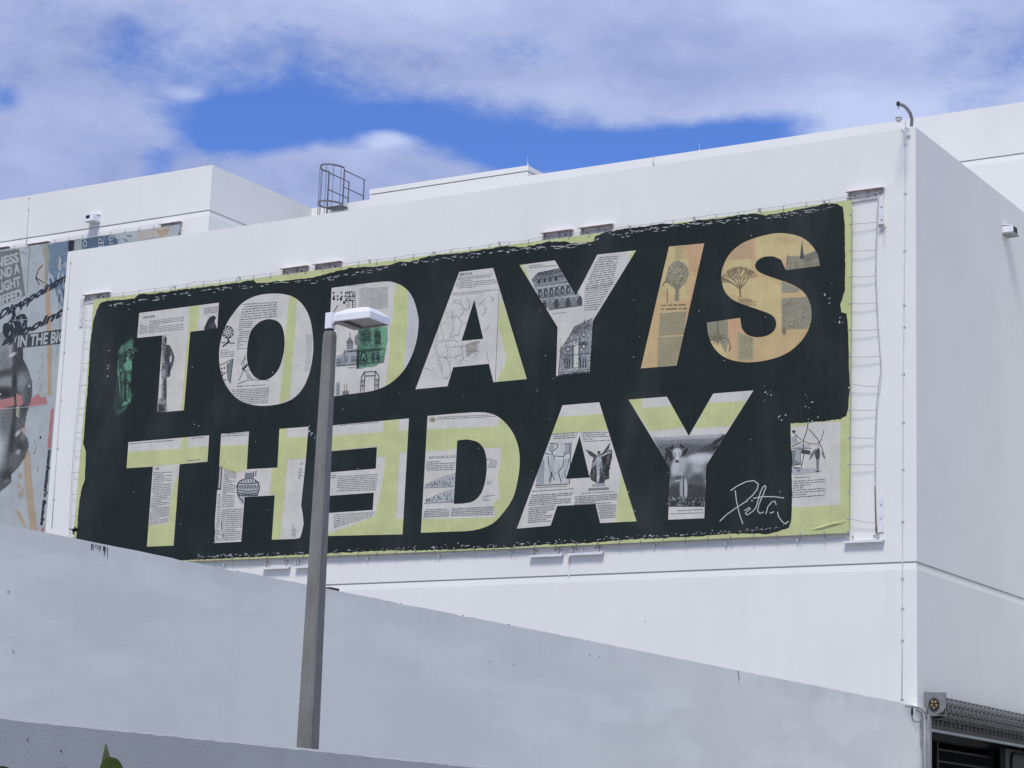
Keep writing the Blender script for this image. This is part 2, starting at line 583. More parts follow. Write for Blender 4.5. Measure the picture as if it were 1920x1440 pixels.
r = MB()                                    # parapet: the walls' top, its inner face and the deck behind
t = 0.28
r.add([(XL, 0, ZB), (0, 0, ZB), (0, YB, ZB), (-t, YB, ZB), (-t, t, ZB), (XL + t, t, ZB), (XL + t, YW, ZB), (XL, YW, ZB)],
      [(0, 1, 4, 5), (1, 2, 3, 4), (0, 5, 6, 7)], M_WALL)
zd = ZB - 0.75
r.add([(-t, YB, ZB), (-t, t, ZB), (XL + t, t, ZB), (XL + t, YW, ZB), (-t, YB, zd), (-t, t, zd), (XL + t, t, zd), (XL + t, YW, zd)],
      [(0, 1, 5, 4), (1, 2, 6, 5), (2, 3, 7, 6)], M_WALL)
r.build('parapet', front)
r = MB()
r.add([(-t, t, zd), (-t, YB, zd), (XW, YB, zd), (XW, YW, zd), (XL + t, YW, zd), (XL + t, t, zd)], [(0, 1, 2, 3, 4, 5)], M_ROOF)
r.build('roof', front)
# dark loading bay behind the shutter
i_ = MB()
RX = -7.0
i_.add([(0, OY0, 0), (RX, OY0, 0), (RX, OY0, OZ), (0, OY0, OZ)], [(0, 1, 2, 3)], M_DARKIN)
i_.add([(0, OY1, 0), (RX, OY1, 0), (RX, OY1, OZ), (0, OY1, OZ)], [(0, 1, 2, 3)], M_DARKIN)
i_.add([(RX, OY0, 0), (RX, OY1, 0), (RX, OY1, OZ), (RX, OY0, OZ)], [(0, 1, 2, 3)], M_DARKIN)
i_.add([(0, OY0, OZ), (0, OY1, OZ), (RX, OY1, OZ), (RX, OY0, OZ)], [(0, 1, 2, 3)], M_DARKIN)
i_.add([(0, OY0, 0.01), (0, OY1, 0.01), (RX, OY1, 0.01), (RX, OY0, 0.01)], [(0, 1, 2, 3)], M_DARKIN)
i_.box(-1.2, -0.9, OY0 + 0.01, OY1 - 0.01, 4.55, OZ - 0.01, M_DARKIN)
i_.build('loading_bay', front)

rear = thing('building', 'taller white building with stepped roof and corner wing rising behind the front block', 'building', (-16, YB, 0))
w = MB()
seam_wall(w, (XW, YB), (30, YB), (0, -1), 0, ZR, ZS2, M_WALL)
w.build('wall', rear)
w = MB()
prof = [(0, 0), (0, ZS2 - 0.19), (0.022, ZS2 - 0.036), (0.06, ZS2 - 0.033), (0.06, ZS2), (0, ZS2), (0, ZR)]
a = [(-70, YW + d, z) for d, z in prof]
b = [(XW - d, YW + d, z) for d, z in prof]
c = [(XW - d, YB, z) for d, z in prof]
w.add(a + b, [(i, i + 1, i + 8, i + 7) for i in range(6)], M_WALL)
w.add(b + c, [(i, i + 1, i + 8, i + 7) for i in range(6)], M_WALL)
w.build('wing_wall', rear)
r = MB()
r.add([(-70, YW, ZR), (XW, YW, ZR), (XW, YB, ZR), (30, YB, ZR), (30, 45, ZR), (-70, 45, ZR)], [(0, 1, 2, 3, 4, 5)], M_ROOF)
r.add([(30, YB, 0), (30, 45, 0), (30, 45, ZR), (30, YB, ZR)], [(0, 1, 2, 3)], M_WALL)
r.add([(-70, 45, 0), (30, 45, 0), (30, 45, ZR), (-70, 45, ZR)], [(0, 1, 2, 3)], M_WALL)
r.add([(-70, YW, 0), (-70, 45, 0), (-70, 45, ZR), (-70, YW, ZR)], [(0, 1, 2, 3)], M_WALL)
r.build('roof', rear)
pa, pb = onY(694, 352, YB), onY(990, 312, YB)
r = MB()
r.box(pa.x, pb.x, YB + 0.003, YB + 9, ZR - 0.3, pb.z - 0.17, M_WALL)
r.box(pa.x + 0.08, pb.x - 0.08, YB + 0.08, YB + 8.9, pb.z - 0.169, pb.z - 0.13, M_WALL)
ph = r.build('roof_block', rear)
r = MB()
r.box(pa.x - 0.01, pb.x + 0.015, YB - 0.015, YB + 9.01, pb.z - 0.135, pb.z + 0.03, M_WALL)
r.build('coping', ph)

# ------------------------------------------------------------------ the two grey walls in front
gw = thing('boundary_wall', 'tall smooth light grey boundary wall below and in front of the banner', 'wall', (0, -20, 0))
m = MB()
top = []
yv = -44.0
while yv < 0:
    top.append((yv, 5.08 + random.uniform(-0.004, 0.003) - (0.012 if random.random() < 0.04 else 0)))
    yv += random.uniform(0.12, 0.45)
top.append((0.0, 5.08))
loop = [(0.07, y, z) for y, z in top] + [(0.07, 0.33, 5.08), (0.07, 0.33, 0), (0.07, -44, 0)]
n = len(top)
vf = [(0.07, y, z) for y, z in top] + [(-0.16, y, z) for y, z in top] + [(0.07, y, 0) for y, z in top] + [(-0.16, y, 0) for y, z in top]
fs = []
for k in range(n - 1):
    fs += [(k, k + 1, n + k + 1, n + k), (2 * n + k, 2 * n + k + 1, k + 1, k), (n + k, n + k + 1, 3 * n + k + 1, 3 * n + k)]
fs += [(0, n, 3 * n, 2 * n)]
m.add(vf, fs, M_GREY)
m.build('wall_panel', gw)
m = MB()
m.box(0.003, 0.07, 0.0, 0.33, 0, 5.08, M_GREY)
m.build('end_pier', gw)
m = MB()                      # wear on the wall: black drips, a crack, chips and pits
for k in range(15):
    x = random.uniform(171, 202)
    y0 = lerp(1018.5, 1025.5, (x - 170) / 32) + 0.5
    ln = random.choice((6, 9, 12, 18, 22)) if x > 170 else 8
    p = onX(x, y0, 0.072)
    q = onX(x - 0.6, y0 + ln, 0.072)
    h = 0.006
    m.add([(0.073, p.y - h, p.z), (0.073, p.y + h, p.z), (0.073, q.y + h * 0.5, q.z), (0.073, q.y - h * 0.5, q.z)], [(0, 1, 2, 3)], M_DEBRIS)
for pts in ([(1385, 1258), (1384, 1264), (1386, 1270), (1385, 1277)],):
    for u, v in zip(pts, pts[1:]):
        p, q = onX(*u, 0.073), onX(*v, 0.073)
        m.add([(0.074, p.y - 0.012, p.z), (0.074, p.y + 0.012, p.z), (0.074, q.y + 0.01, q.z), (0.074, q.y - 0.01, q.z)], [(0, 1, 2, 3)], M_DEBRIS)
for x, y in [(917, 1241), (963, 1247), (1106, 1228), (1124, 1231), (1391, 1334), (1210, 1165), (16, 1110), (25, 1222)]:
    p = onX(x, y, 0.073)
    ring = [(0.0735, p.y + math.cos(t) * 0.022 * random.uniform(0.6, 1.2), p.z + math.sin(t) * 0.02 * random.uniform(0.6, 1.2)) for t in [k * 0.9 for k in range(7)]]
    m.add(ring, [tuple(range(7))], M_DULL)
m.build('wall_marks', gw)
deb = MB()                    # bits of dry dirt lodged along the wall's top
for k in range(110):
    y = random.uniform(-29, -0.6)
    s = random.uniform(0.004, 0.015)
    x = random.uniform(0.0, 0.06)
    v = [(x + random.uniform(-1, 1) * s, y + random.uniform(-2, 2) * s, 5.075 + random.uniform(0, 1.3) * s) for _ in range(8)]
    deb.add(v, [(0, 1, 2), (2, 3, 4), (4, 5, 6), (6, 7, 0), (0, 2, 4), (4, 6, 0), (1, 3, 5)], M_DEBRIS)
p = onX(624, 1109, 0.0)
deb.box(-0.06, 0.03, p.y - 0.11, p.y + 0.11, 5.08, 5.12, M_DEBRIS)
tag(deb.build('top_edge_dirt', gw), kind='stuff')

lw = thing('boundary_wall', 'low dark grey rough stucco wall across the bottom left corner', 'wall', (7.0, -33, 0))
A, B = onZ(0, 1343, 2.4), onZ(930, 1440, 2.4)
d = (B - A).normalized()
pth = []
s = -10.0
while s < 24:
    pth.append(A + d * s)
    s += random.uniform(0.05, 0.16)
nr = Vector((d.y, -d.x, 0)).normalized()
m = MB()
rows = []
for p in pth:
    e = random.uniform(-0.0015, 0.0015)
    c_ = random.uniform(0.012, 0.018)
    rows.append([Vector((p.x, p.y, 0)) + nr * 0.0, Vector((p.x, p.y, 2.4 - c_ * 1.3)) + nr * 0.0, Vector((p.x, p.y, 2.4 + e)) - nr * c_, Vector((p.x, p.y, 2.4 + e)) - nr * 0.22, Vector((p.x, p.y, 0)) - nr * 0.22])
v = [q for rw in rows for q in rw]
fs = []
for k in range(len(rows) - 1):
    for j in range(4):
        fs.append((k * 5 + j, k * 5 + j + 1, (k + 1) * 5 + j + 1, (k + 1) * 5 + j))
fs += [(0, 1, 2, 3, 4), tuple((len(rows) - 1) * 5 + j for j in (4, 3, 2, 1, 0))]
m.add(v, fs, M_LOW)
m.build('stucco_panel', lw)


def on_low(x, y):
    dr = ray(x, y)
    tt = (A - EYE).dot(nr) / dr.dot(nr)
    return EYE + dr * tt


m = MB()
for x, y, ww, hh in [(51.5, 1386, 2.6, 7), (114.3, 1408, 3.2, 7), (9, 1385, 1.6, 2.5), (120, 1439, 2, 3)]:
    p0 = on_low(x, y - hh / 2) + nr * 0.004
    p1 = on_low(x, y + hh / 2) + nr * 0.004
    wd = d * (ww * 0.0022)
    pm = p0.lerp(p1, 0.6)
    m.add([p0, pm + wd, p1 + wd * 0.5, p1 - wd * 0.4, pm - wd], [(0, 1, 2, 3, 4)], M_DEBRIS)
m.build('paint_chips', lw)

# ------------------------------------------------------------------ street lamp
base = onD(577, 1398, 26.0)
topc = onY(617.5, 622, base.y)
bx, by = base.x, base.y + 0.0
zt = topc.z
lamp = thing('street_lamp', 'square tapered concrete lamp post with white shoebox luminaire in front of banner', 'street lamp', (bx, by, 0))


def oct_ring(cx, cy, z, h, ch):
    pts = []
    for sx, sy in ((-1, -1), (1, -1), (1, 1), (-1, 1)):
        if sx * sy > 0:
            pts += [(cx + sx * h, cy + sy * (h - ch), z), (cx + sx * (h - ch), cy + sy * h, z)]
        else:
            pts += [(cx + sx * (h - ch), cy + sy * h, z), (cx + sx * h, cy + sy * (h - ch), z)]
    return pts


m = MB()
rings = []
for z, h, ch in [(0, 0.127, 0.034), (2.0, 0.112, 0.031), (zt - 0.05, 0.068, 0.019), (zt, 0.056, 0.018)]:
    rings.append(oct_ring(bx, by, z, h, ch))
v = [p for rg in rings for p in rg]
fs = [tuple(range(8)), tuple(range(24, 32))]
for k in range(3):
    for j in range(8):
        fs.append((k * 8 + j, k * 8 + (j + 1) % 8, (k + 1) * 8 + (j + 1) % 8, (k + 1) * 8 + j))
m.add(v, fs, M_CONC)
m.build('post', lamp)
m = MB()
m.lathe((bx - 0.005, by, zt), (0, 0, 1), [(0, 0.05), (0.03, 0.05)], M_RUBBER, 12)
m.build('gasket', lamp)
m = MB()
m.box(bx - 0.055, bx + 0.048, by - 0.045, by + 0.045, zt + 0.031, zt + 0.235, M_LAMP)
m.build('mounting_block', lamp, bevel=0.008)
m = MB()
m.box(bx + 0.049, bx + 0.21, by - 0.035, by + 0.035, zt + 0.09, zt + 0.20, M_LAMP)
arm = m.build('arm', lamp, bevel=0.008)
m = MB()
m.tube([(bx + 0.06, by - 0.02, zt + 0.082), (bx + 0.17, by - 0.02, zt + 0.082)], 0.008, M_RUST, 6)
m.build('bolt', arm)
# head: hollow shoebox, top face smaller than the rim
hx0, hx1 = bx + 0.19, bx + 0.74
hy0, hy1 = by - 0.225, by + 0.225
hz = zt + 0.055
m = MB()
out = [(hx0, hy0), (hx1, hy0), (hx1, hy1), (hx0, hy1)]


def rr(x0, x1, y0, y1, z, r, n=3):
    pts = []
    for (cx, cy, a0) in ((x1 - r, y0 + r, -90), (x1 - r, y1 - r, 0), (x0 + r, y1 - r, 90), (x0 + r, y0 + r, 180)):
        for k in range(n + 1):
            a_ = rad(a0 + 90 * k / n)
            pts.append((cx + r * math.cos(a_), cy + r * math.sin(a_), z))
    return pts


RR = [rr(hx0 + 0.01, hx1 - 0.01, hy0 + 0.01, hy1 - 0.01, hz, 0.02), rr(hx0, hx1, hy0, hy1, hz + 0.008, 0.025), rr(hx0, hx1, hy0, hy1, hz + 0.085, 0.03),
      rr(hx0 + 0.02, hx1 - 0.02, hy0 + 0.02, hy1 - 0.02, hz + 0.118, 0.04), rr(hx0 + 0.12, hx1 - 0.09, hy0 + 0.08, hy1 - 0.08, hz + 0.165, 0.05)]
k_ = len(RR[0])
v = [p for rg in RR for p in rg]
fs = [tuple(range(4 * k_, 5 * k_))]
for a_ in range(4):
    for j in range(k_):
        fs.append((a_ * k_ + j, a_ * k_ + (j + 1) % k_, (a_ + 1) * k_ + (j + 1) % k_, (a_ + 1) * k_ + j))
m.add(v, fs, M_LAMP)
head = m.build('lamp_head', lamp)
m = MB()
m.box(hx0 + 0.02, hx0 + 0.13, hy0 + 0.02, hy1 - 0.02, hz - 0.012, hz + 0.02, M_SHADE)
m.build('ballast_cover', head)
m = MB()
m.box(hx0 + 0.131, hx1 - 0.018, hy0 + 0.018, hy1 - 0.018, hz + 0.012, hz + 0.03, M_LENS)
m.build('lamp_lens', head)

# ------------------------------------------------------------------ flat print helpers: everything on the banner lies in its plane
YBAN = -0.13


def cat_loop(pts, closed=True, sub=5):
    """Catmull-Rom through the given points"""
    n_ = len(pts)
    outp = []
    for i in range(n_):
        p0, p1, p2, p3 = pts[(i - 1) % n_], pts[i], pts[(i + 1) % n_], pts[(i + 2) % n_]
        for s_ in range(sub):
            t_ = s_ / sub
            q = []
            for c_ in (0, 1):
                q.append(0.5 * (2 * p1[c_] + (p2[c_] - p0[c_]) * t_ + (2 * p0[c_] - 5 * p1[c_] + 4 * p2[c_] - p3[c_]) * t_ ** 2 + (3 * p1[c_] - p0[c_] - 3 * p2[c_] + p3[c_]) * t_ ** 3))
            outp.append(tuple(q))
    return outp


def cat_open(pts, sub=3):
    """Catmull-Rom through an open run of points, ends included"""
    a, z = pts[0], pts[-1]
    e = [(2 * a[0] - pts[1][0], 2 * a[1] - pts[1][1])] + list(pts) + [(2 * z[0] - pts[-2][0], 2 * z[1] - pts[-2][1])]
    full = cat_loop(e, sub=sub)
    return full[sub:sub * len(pts) + 1]


def rough_loop(pts, step, amp):
    outp = []
    for a_, b_ in zip(pts, pts[1:] + pts[:1]):
        L_ = math.hypot(b_[0] - a_[0], b_[1] - a_[1])
        k2 = max(1, int(L_ / step))
        for s_ in range(k2):
            t_ = s_ / k2
            outp.append((lerp(a_[0], b_[0], t_) + random.uniform(-amp, amp) * 0.5, lerp(a_[1], b_[1], t_) + random.uniform(-amp, amp)))
    return outp


def tri2(loops):
    """triangles (as point triples) of a 2D polygon with holes"""
    flat = [p for l in loops for p in l]
    tr = tessellate_polygon([[Vector((p[0], p[1], 0)) for p in l] for l in loops])
    return [(flat[a_], flat[b_], flat[c_]) for a_, b_, c_ in tr]


def area2(t_):
    return (t_[1][0] - t_[0][0]) * (t_[2][1] - t_[0][1]) - (t_[2][0] - t_[0][0]) * (t_[1][1] - t_[0][1])


def clip_convex(poly, clip):
    if area2(clip) < 0:
        clip = (clip[0], clip[2], clip[1])
    for i in range(3):
        a_, b_ = clip[i], clip[(i + 1) % 3]
        outp = []
        for j in range(len(poly)):
            p, q = poly[j], poly[(j + 1) % len(poly)]
            sp = (b_[0] - a_[0]) * (p[1] - a_[1]) - (b_[1] - a_[1]) * (p[0] - a_[0])
            sq = (b_[0] - a_[0]) * (q[1] - a_[1]) - (b_[1] - a_[1]) * (q[0] - a_[0])
            if sp >= 0:
                outp.append(p)
            if (sp >= 0) != (sq >= 0):
                t_ = sp / (sp - sq)
                outp.append((lerp(p[0], q[0], t_), lerp(p[1], q[1], t_)))
        poly = outp
        if len(poly) < 3:
            return None
    return poly


OWN = {'lime_paint', 'newsprint', 'paint_patch', 'text_panel', 'lettering', 'sewn_seam'}


class Print:
    """one printed field on a plane y = Y; content is clipped to its outline and stacked in thin layers"""

    def __init__(self, Y, loops_px, base_mat, level, name, parent, frame=(0, 0, 1), thick=0.0):
        self.Y = Y
        self.fr = (0, 0, 1)
        self.loops = [[self.xz(p) for p in l] for l in loops_px]
        self.tris = [t_ for t_ in tri2(self.loops) if abs(area2(t_)) > 1e-7]
        self.boxes = [(min(p[0] for p in t_), max(p[0] for p in t_), min(p[1] for p in t_), max(p[1] for p in t_)) for t_ in self.tris]
        self.d = 0.003 * level
        mb = MB()
        for t_ in self.tris:
            mb.add([(p[0], Y - self.d, p[1]) for p in t_], [(0, 1, 2)], base_mat)
        if thick:
            for l in self.loops:
                k2 = len(l)
                mb.add([(p[0], Y - self.d, p[1]) for p in l] + [(p[0], Y - self.d + thick, p[1]) for p in l], [(i, (i + 1) % k2, (i + 1) % k2 + k2, i + k2) for i in range(k2)], base_mat)
        self.obj = mb.build(name, parent)
        self.fr = frame
        self.sub = {}
        self.serial = self.pic = 0
        self.d += 0.0012

    def xz(self, p):
        ox, oy, z = self.fr
        q = onY(p[0] / z + ox, p[1] / z + oy, self.Y)
        return (q.x, q.z)

    def inside(self, p):
        for t_, b_ in zip(self.tris, self.boxes):
            if p[0] < b_[0] or p[0] > b_[1] or p[1] < b_[2] or p[1] > b_[3]:
                continue
            a_ = area2(t_)
            u = area2((t_[0], t_[1], p)) / a_
            v_ = area2((t_[1], t_[2], p)) / a_
            w_ = area2((t_[2], t_[0], p)) / a_
            if u >= -1e-6 and v_ >= -1e-6 and w_ >= -1e-6:
                return True
        return False

    def raw(self, sub, poly, mat):
        """clip a 2D convex polygon and add it"""
        key = (sub, self.serial) if sub in OWN else (sub, self.pic if sub == 'picture' else 0)
        mb = self.sub.setdefault(key, MB())
        x0, x1 = min(p[0] for p in poly), max(p[0] for p in poly)
        y0, y1 = min(p[1] for p in poly), max(p[1] for p in poly)
        for t_, b_ in zip(self.tris, self.boxes):
            if x1 < b_[0] or x0 > b_[1] or y1 < b_[2] or y0 > b_[3]:
                continue
            c_ = clip_convex(poly, t_)
            if c_:
                mb.add([(p[0], self.Y - self.d, p[1]) for p in c_], [tuple(range(len(c_)))], mat)

    def poly(self, sub, pts, mat, rough=0.0):
        if sub == 'bare_patch':
            self.d = 0.0045
        if rough:
            pts = rough_loop(list(pts), 6 * max(1, self.fr[2] / 2), rough * self.fr[2])
        self.d += 0.00012
        self.serial += 1
        q = [self.xz(p) for p in pts]
        if len(q) == 3:
            self.raw(sub, q, mat)
        else:
            for t_ in tri2([q]):
                if abs(area2(t_)) > 1e-9:
                    self.raw(sub, list(t_), mat)

    def blob(self, sub, pts, mat):
        self.poly(sub, cat_loop(list(pts), sub=3), mat)

    def oval(self, sub, x, y, rx, ry, mat, n=12):
        self.poly(sub, [(x + rx * math.cos(2 * math.pi * k / n), y + ry * math.sin(2 * math.pi * k / n)) for k in range(n)], mat)

    def line(self, sub, pts, w_, mat, taper=False):
        self.d += 0.00003
        if sub == 'sewn_seam':
            self.serial += 1
        n_ = len(pts)
        for i in range(n_ - 1):
            a_, b_ = pts[i], pts[i + 1]
            L_ = math.hypot(b_[0] - a_[0], b_[1] - a_[1]) or 1
            h0 = w_ / 2 * (1 - i / n_ if taper else 1)
            h1 = w_ / 2 * (1 - (i + 1) / n_ if taper else 1)
            ux, uy = (b_[0] - a_[0]) / L_, (b_[1] - a_[1]) / L_
            nx, ny = -uy, ux
            e = w_ * 0.15
            q = [(a_[0] - ux * e + nx * h0, a_[1] - uy * e + ny * h0), (b_[0] + ux * e + nx * h1, b_[1] + uy * e + ny * h1),
                 (b_[0] + ux * e - nx * h1, b_[1] + uy * e - ny * h1), (a_[0] - ux * e - nx * h0, a_[1] - uy * e - ny * h0)]
            self.d += 0.000002
            self.raw(sub, [self.xz(p) for p in q], mat)

    def words(self, quad, rows, mat=None, short=0.15, size=1.0, sub='printed_text'):
        """rows of tiny printed words filling a quad TL, TR, BR, BL"""
        mat = mat or P('print_ink')
        TL, TR, BR, BL = [self.xz(p) for p in quad]
        mb = self.sub.setdefault((sub, 0), MB())
        self.d += 0.00012
        Wd = math.hypot(TR[0] - TL[0], TR[1] - TL[1])
        Hd = math.hypot(BL[0] - TL[0], BL[1] - TL[1])
        rh = Hd / rows

        def pt(u, v_):
            a_ = (lerp(TL[0], TR[0], u), lerp(TL[1], TR[1], u))
            b_ = (lerp(BL[0], BR[0], u), lerp(BL[1], BR[1], u))
            return (lerp(a_[0], b_[0], v_), lerp(a_[1], b_[1], v_))
        for r_ in range(rows):
            u = 0.0
            end = 1.0 if random.random() > short else random.uniform(0.3, 0.9)
            if random.random() < 0.12:
                u = 0.06
            while u < end:
                ww = random.uniform(0.5, 2.6) * rh * size / Wd
                u1 = min(u + ww, end)
                v0 = (r_ + 0.24) / rows
                v1 = (r_ + 0.24 + random.uniform(0.34, 0.46)) / rows
                q = [pt(u, v0), pt(u1, v0), pt(u1, v1), pt(u, v1)]
                if self.inside(q[0]) and self.inside(q[2]) and self.inside(q[1]):
                    mb.add([(p[0], self.Y - self.d, p[1]) for p in q], [(0, 1, 2, 3)], mat)
                u = u1 + random.uniform(0.22, 0.42) * rh * size / Wd

    def text(self, s_, origin, right, upv, mat, sub='lettering', bold=0.0, shear=0.0, clip=True, fit=None):
        """lettering from the built-in font: origin, vector along the line and vector for one letter height, in pixels"""
        cu = bpy.data.curves.new('lettering', 'FONT')
        cu.body = s_
        cu.offset = bold
        cu.shear = shear
        cu.resolution_u = 3
        ob = bpy.data.objects.new('lettering', cu)
        COL.objects.link(ob)
        dg = bpy.context.evaluated_depsgraph_get()
        me = bpy.data.meshes.new_from_object(ob.evaluated_get(dg))
        self.d += 0.0003
        self.serial += 1
        vs_ = [v_.co for v_ in me.vertices]
        x0 = min(v_.x for v_ in vs_)
        x1 = max(v_.x for v_ in vs_)
        kx = 1.0 if fit is None else 1.0 / (x1 - x0)
        pts = []
        for v_ in vs_:
            u = (v_.x - x0) * kx
            h = v_.y / 0.70
            pts.append(self.xz((origin[0] + right[0] * u + upv[0] * h, origin[1] + right[1] * u + upv[1] * h)))
        for pl in me.polygons:
            self.raw(sub, [pts[i] for i in pl.vertices], mat)
        bpy.data.objects.remove(ob)
        bpy.data.curves.remove(cu)
        bpy.data.meshes.remove(me)

    def raster(self, sub, x0, y0, x1, y1, step, shape, layers, base, seed=1, grain=0.05, pal='halftone', lift=0.0):
        """a printed half-tone photograph: rows of small dashes whose grey follows soft overlapping forms"""
        rnd = random.Random(seed)
        self.d += 0.00012
        key = (sub, self.pic if sub == 'picture' else 0)
        mb = self.sub.setdefault(key, MB())
        tri = tri2([list(shape)])

        def hit(x, y):
            for a_, b_, c_ in tri:
                A_ = area2((a_, b_, c_))
                if abs(A_) < 1e-9:
                    continue
                if area2((a_, b_, (x, y))) / A_ >= 0 and area2((b_, c_, (x, y))) / A_ >= 0 and area2((c_, a_, (x, y))) / A_ >= 0:
                    return True
            return False

        def tone(x, y):
            v_ = base
            for cx, cy, rx, ry, ang, tn, soft in layers:
                c_, s_ = math.cos(ang), math.sin(ang)
                u = ((x - cx) * c_ + (y - cy) * s_) / rx
                w_ = (-(x - cx) * s_ + (y - cy) * c_) / ry
                q = math.sqrt(u * u + w_ * w_)
                a_ = min(1, max(0, (1 + soft - q) / (2 * soft)))
                a_ = a_ * a_ * (3 - 2 * a_)
                v_ = lerp(v_, tn, a_)
            return v_
        nr = int((y1 - y0) / step)
        nc = int((x1 - x0) / step)
        for j in range(nr):
            y = y0 + (j + 0.5) * step
            run = None
            for i in range(nc + 1):
                x = x0 + (i + 0.5) * step
                k = None
                if i < nc and hit(x, y):
                    p = self.xz((x, y))
                    if self.inside(p):
                        k = int(min(11, max(0, (lift + (1 - lift) * tone(x, y) + rnd.gauss(0, grain)) * 12)))
                if run and run[1] != k:
                    xa, xb = x0 + run[0] * step, x0 + i * step
                    q = [self.xz(p) for p in ((xa, y - step / 2), (xb, y - step / 2), (xb, y + step / 2), (xa, y + step / 2))]
                    mb.add([(p[0], self.Y - self.d, p[1]) for p in q], [(0, 1, 2, 3)], P('%s_%d' % (pal, run[1])))
                    run = None
                if k is not None and run is None:
                    run = (i, k)

    def finish(self, parent=None):
        for (k, _), mb in self.sub.items():
            if mb.v:
                o = mb.build(k, parent or self.obj)
                if k in ('printed_text', 'bare_patch', 'drawn_line'):
                    tag(o, kind='stuff')


# ------------------------------------------------------------------ the big banner
banner = thing('banner', 'huge black banner reading TODAY IS THE DAY in collage letters on lime ground', 'banner', (-13.6, YBAN, 9.1))
sheet_loop = [(175.5, 561.5), (420, 530), (700, 492.5), (1000, 453), (1300, 413.5), (1596.5, 375), (1594.5, 690), (1591.5, 999), (1300, 1012), (960, 1028.5), (620, 1042), (352, 1052.5), (133, 1064), (146, 900), (162, 720)]
sheet = Print(YBAN, [sheet_loop], P('lime'), 0, 'sheet', banner, thick=0.01)
black_px = [(182.5, 577.5), (190, 566), (202.5, 563), (228, 562), (252, 560), (261, 551), (290, 551), (330, 544), (390, 537.5), (440, 531), (475, 525.5), (481, 531), (540, 526),
            (590, 519.5), (655, 502.5), (700, 500), (730, 497.5), (750, 490), (768, 491), (805, 480), (830, 477.5), (870, 474), (905, 468), (950, 461), (980, 464), (1017, 456), (1030, 453),
            (1060, 452.5), (1072, 456.5), (1112, 454), (1117, 442.5), (1135, 436), (1172, 429), (1210, 424), (1247, 419), (1272, 420), (1310, 412.5), (1347, 410), (1385, 403), (1420, 400.5), (1436, 404),
            (1475, 397.5), (1525, 387.5), (1550, 381), (1570, 382.5), (1580, 388), (1584, 420), (1585, 495), (1584, 545), (1576, 570), (1578, 585), (1587.5, 588), (1590, 610), (1592, 680), (1593.5, 725), (1590, 767),
            (1587, 780), (1575, 786), (1550, 789), (1520, 792.5), (1482.5, 793.5), (1483, 835), (1486, 862), (1484.5, 890), (1485.5, 930), (1484, 975), (1479, 990), (1460, 996), (1440, 1001), (1400, 1000), (1350, 1002), (1315, 1005.5),
            (1297, 1006), (1240, 1009), (1185, 1011), (1085, 1019), (1022, 1021), (960, 1026), (880, 1029), (805, 1031.5), (705, 1033), (616, 1037.5), (565, 1040), (440, 1046), (352, 1050.5), (250, 1055), (139, 1061),
            (142.5, 1012), (149, 940), (154, 912), (159, 902), (161.5, 847), (156, 832), (159, 797), (161, 765), (165, 720), (169, 645), (175, 602)]
black = Print(YBAN, [rough_loop(black_px, 5, 1.0)], P('ink_black'), 1, 'black_paint', banner)
# dry-brush slivers of bare ground along the painted edges
edge_top = [(200, 572), (330, 552), (440, 537), (600, 524), (700, 505), (800, 488), (905, 474), (1000, 464), (1070, 460), (1140, 442), (1250, 424), (1347, 415), (1470, 402), (1560, 388)]
edge_bot = [(360, 1046), (440, 1042), (600, 1035), (800, 1027), (960, 1022), (1090, 1014), (1200, 1007), (1300, 1002), (1400, 996), (1470, 988)]


def slivers(path, count, spread, lmin, lmax, up=1):
    for _ in range(count):
        k2 = random.randrange(len(path) - 1)
        t_ = min(1, max(0, random.gauss(random.choice((0.15, 0.5, 0.8)), 0.09)))
        if random.random() < 0.25:
            t_ = random.random()
        a_, b_ = path[k2], path[k2 + 1]
        x = lerp(a_[0], b_[0], t_)
        y = lerp(a_[1], b_[1], t_) + up * abs(random.gauss(0, spread)) - up * 1.0
        L_ = random.uniform(lmin, lmax) * random.choice((0.5, 1, 1, 1.6))
        s_ = (b_[1] - a_[1]) / (b_[0] - a_[0]) + random.uniform(-0.12, 0.12)
        h = random.uniform(0.4, 1.1)
        black.poly('bare_patch', [(x, y), (x + L_ * 0.4, y + L_ * 0.4 * s_ - h), (x + L_, y + L_ * s_), (x + L_ * 0.55, y + L_ * 0.55 * s_ + h * 0.7)], P('speck') if random.random() < 0.75 else P('tone_pale'))


slivers(edge_top, 300, 3.2, 3, 11)
slivers(edge_bot, 230, 2.6, 1.5, 5, -1)
for _ in range(90):
    x, y = random.uniform(190, 1570), random.uniform(430, 1020)
    r_ = random.uniform(0.4, 1.1)
    black.poly('bare_patch', [(x - r_, y), (x, y - r_), (x + r_ * 1.3, y + 0.2), (x, y + r_)], P('speck'))
for cx, cy in [(205, 690), (1555, 560), (1572, 600), (1460, 786), (1520, 789), (585, 808), (582, 815), (1440, 731), (1520, 755)]:
    for _ in range(5):
        x, y = cx + random.gauss(0, 6), cy + random.gauss(0, 6)
        r_ = random.uniform(0.5, 1.6)
        black.poly('bare_patch', [(x - r_, y + r_ * 0.4), (x + 0.2, y - r_), (x + r_ * 1.4, y - r_ * 0.3), (x + 0.3, y + r_ * 0.8)], P('speck'))
# sewn joints of the cloth
for pts in ([(405, 538), (398, 700), (392, 860), (384, 1046)], [(986, 466), (977, 650), (970, 850), (960, 1022)]):
    black.line('sewn_seam', pts, 2.2, P('seam'))
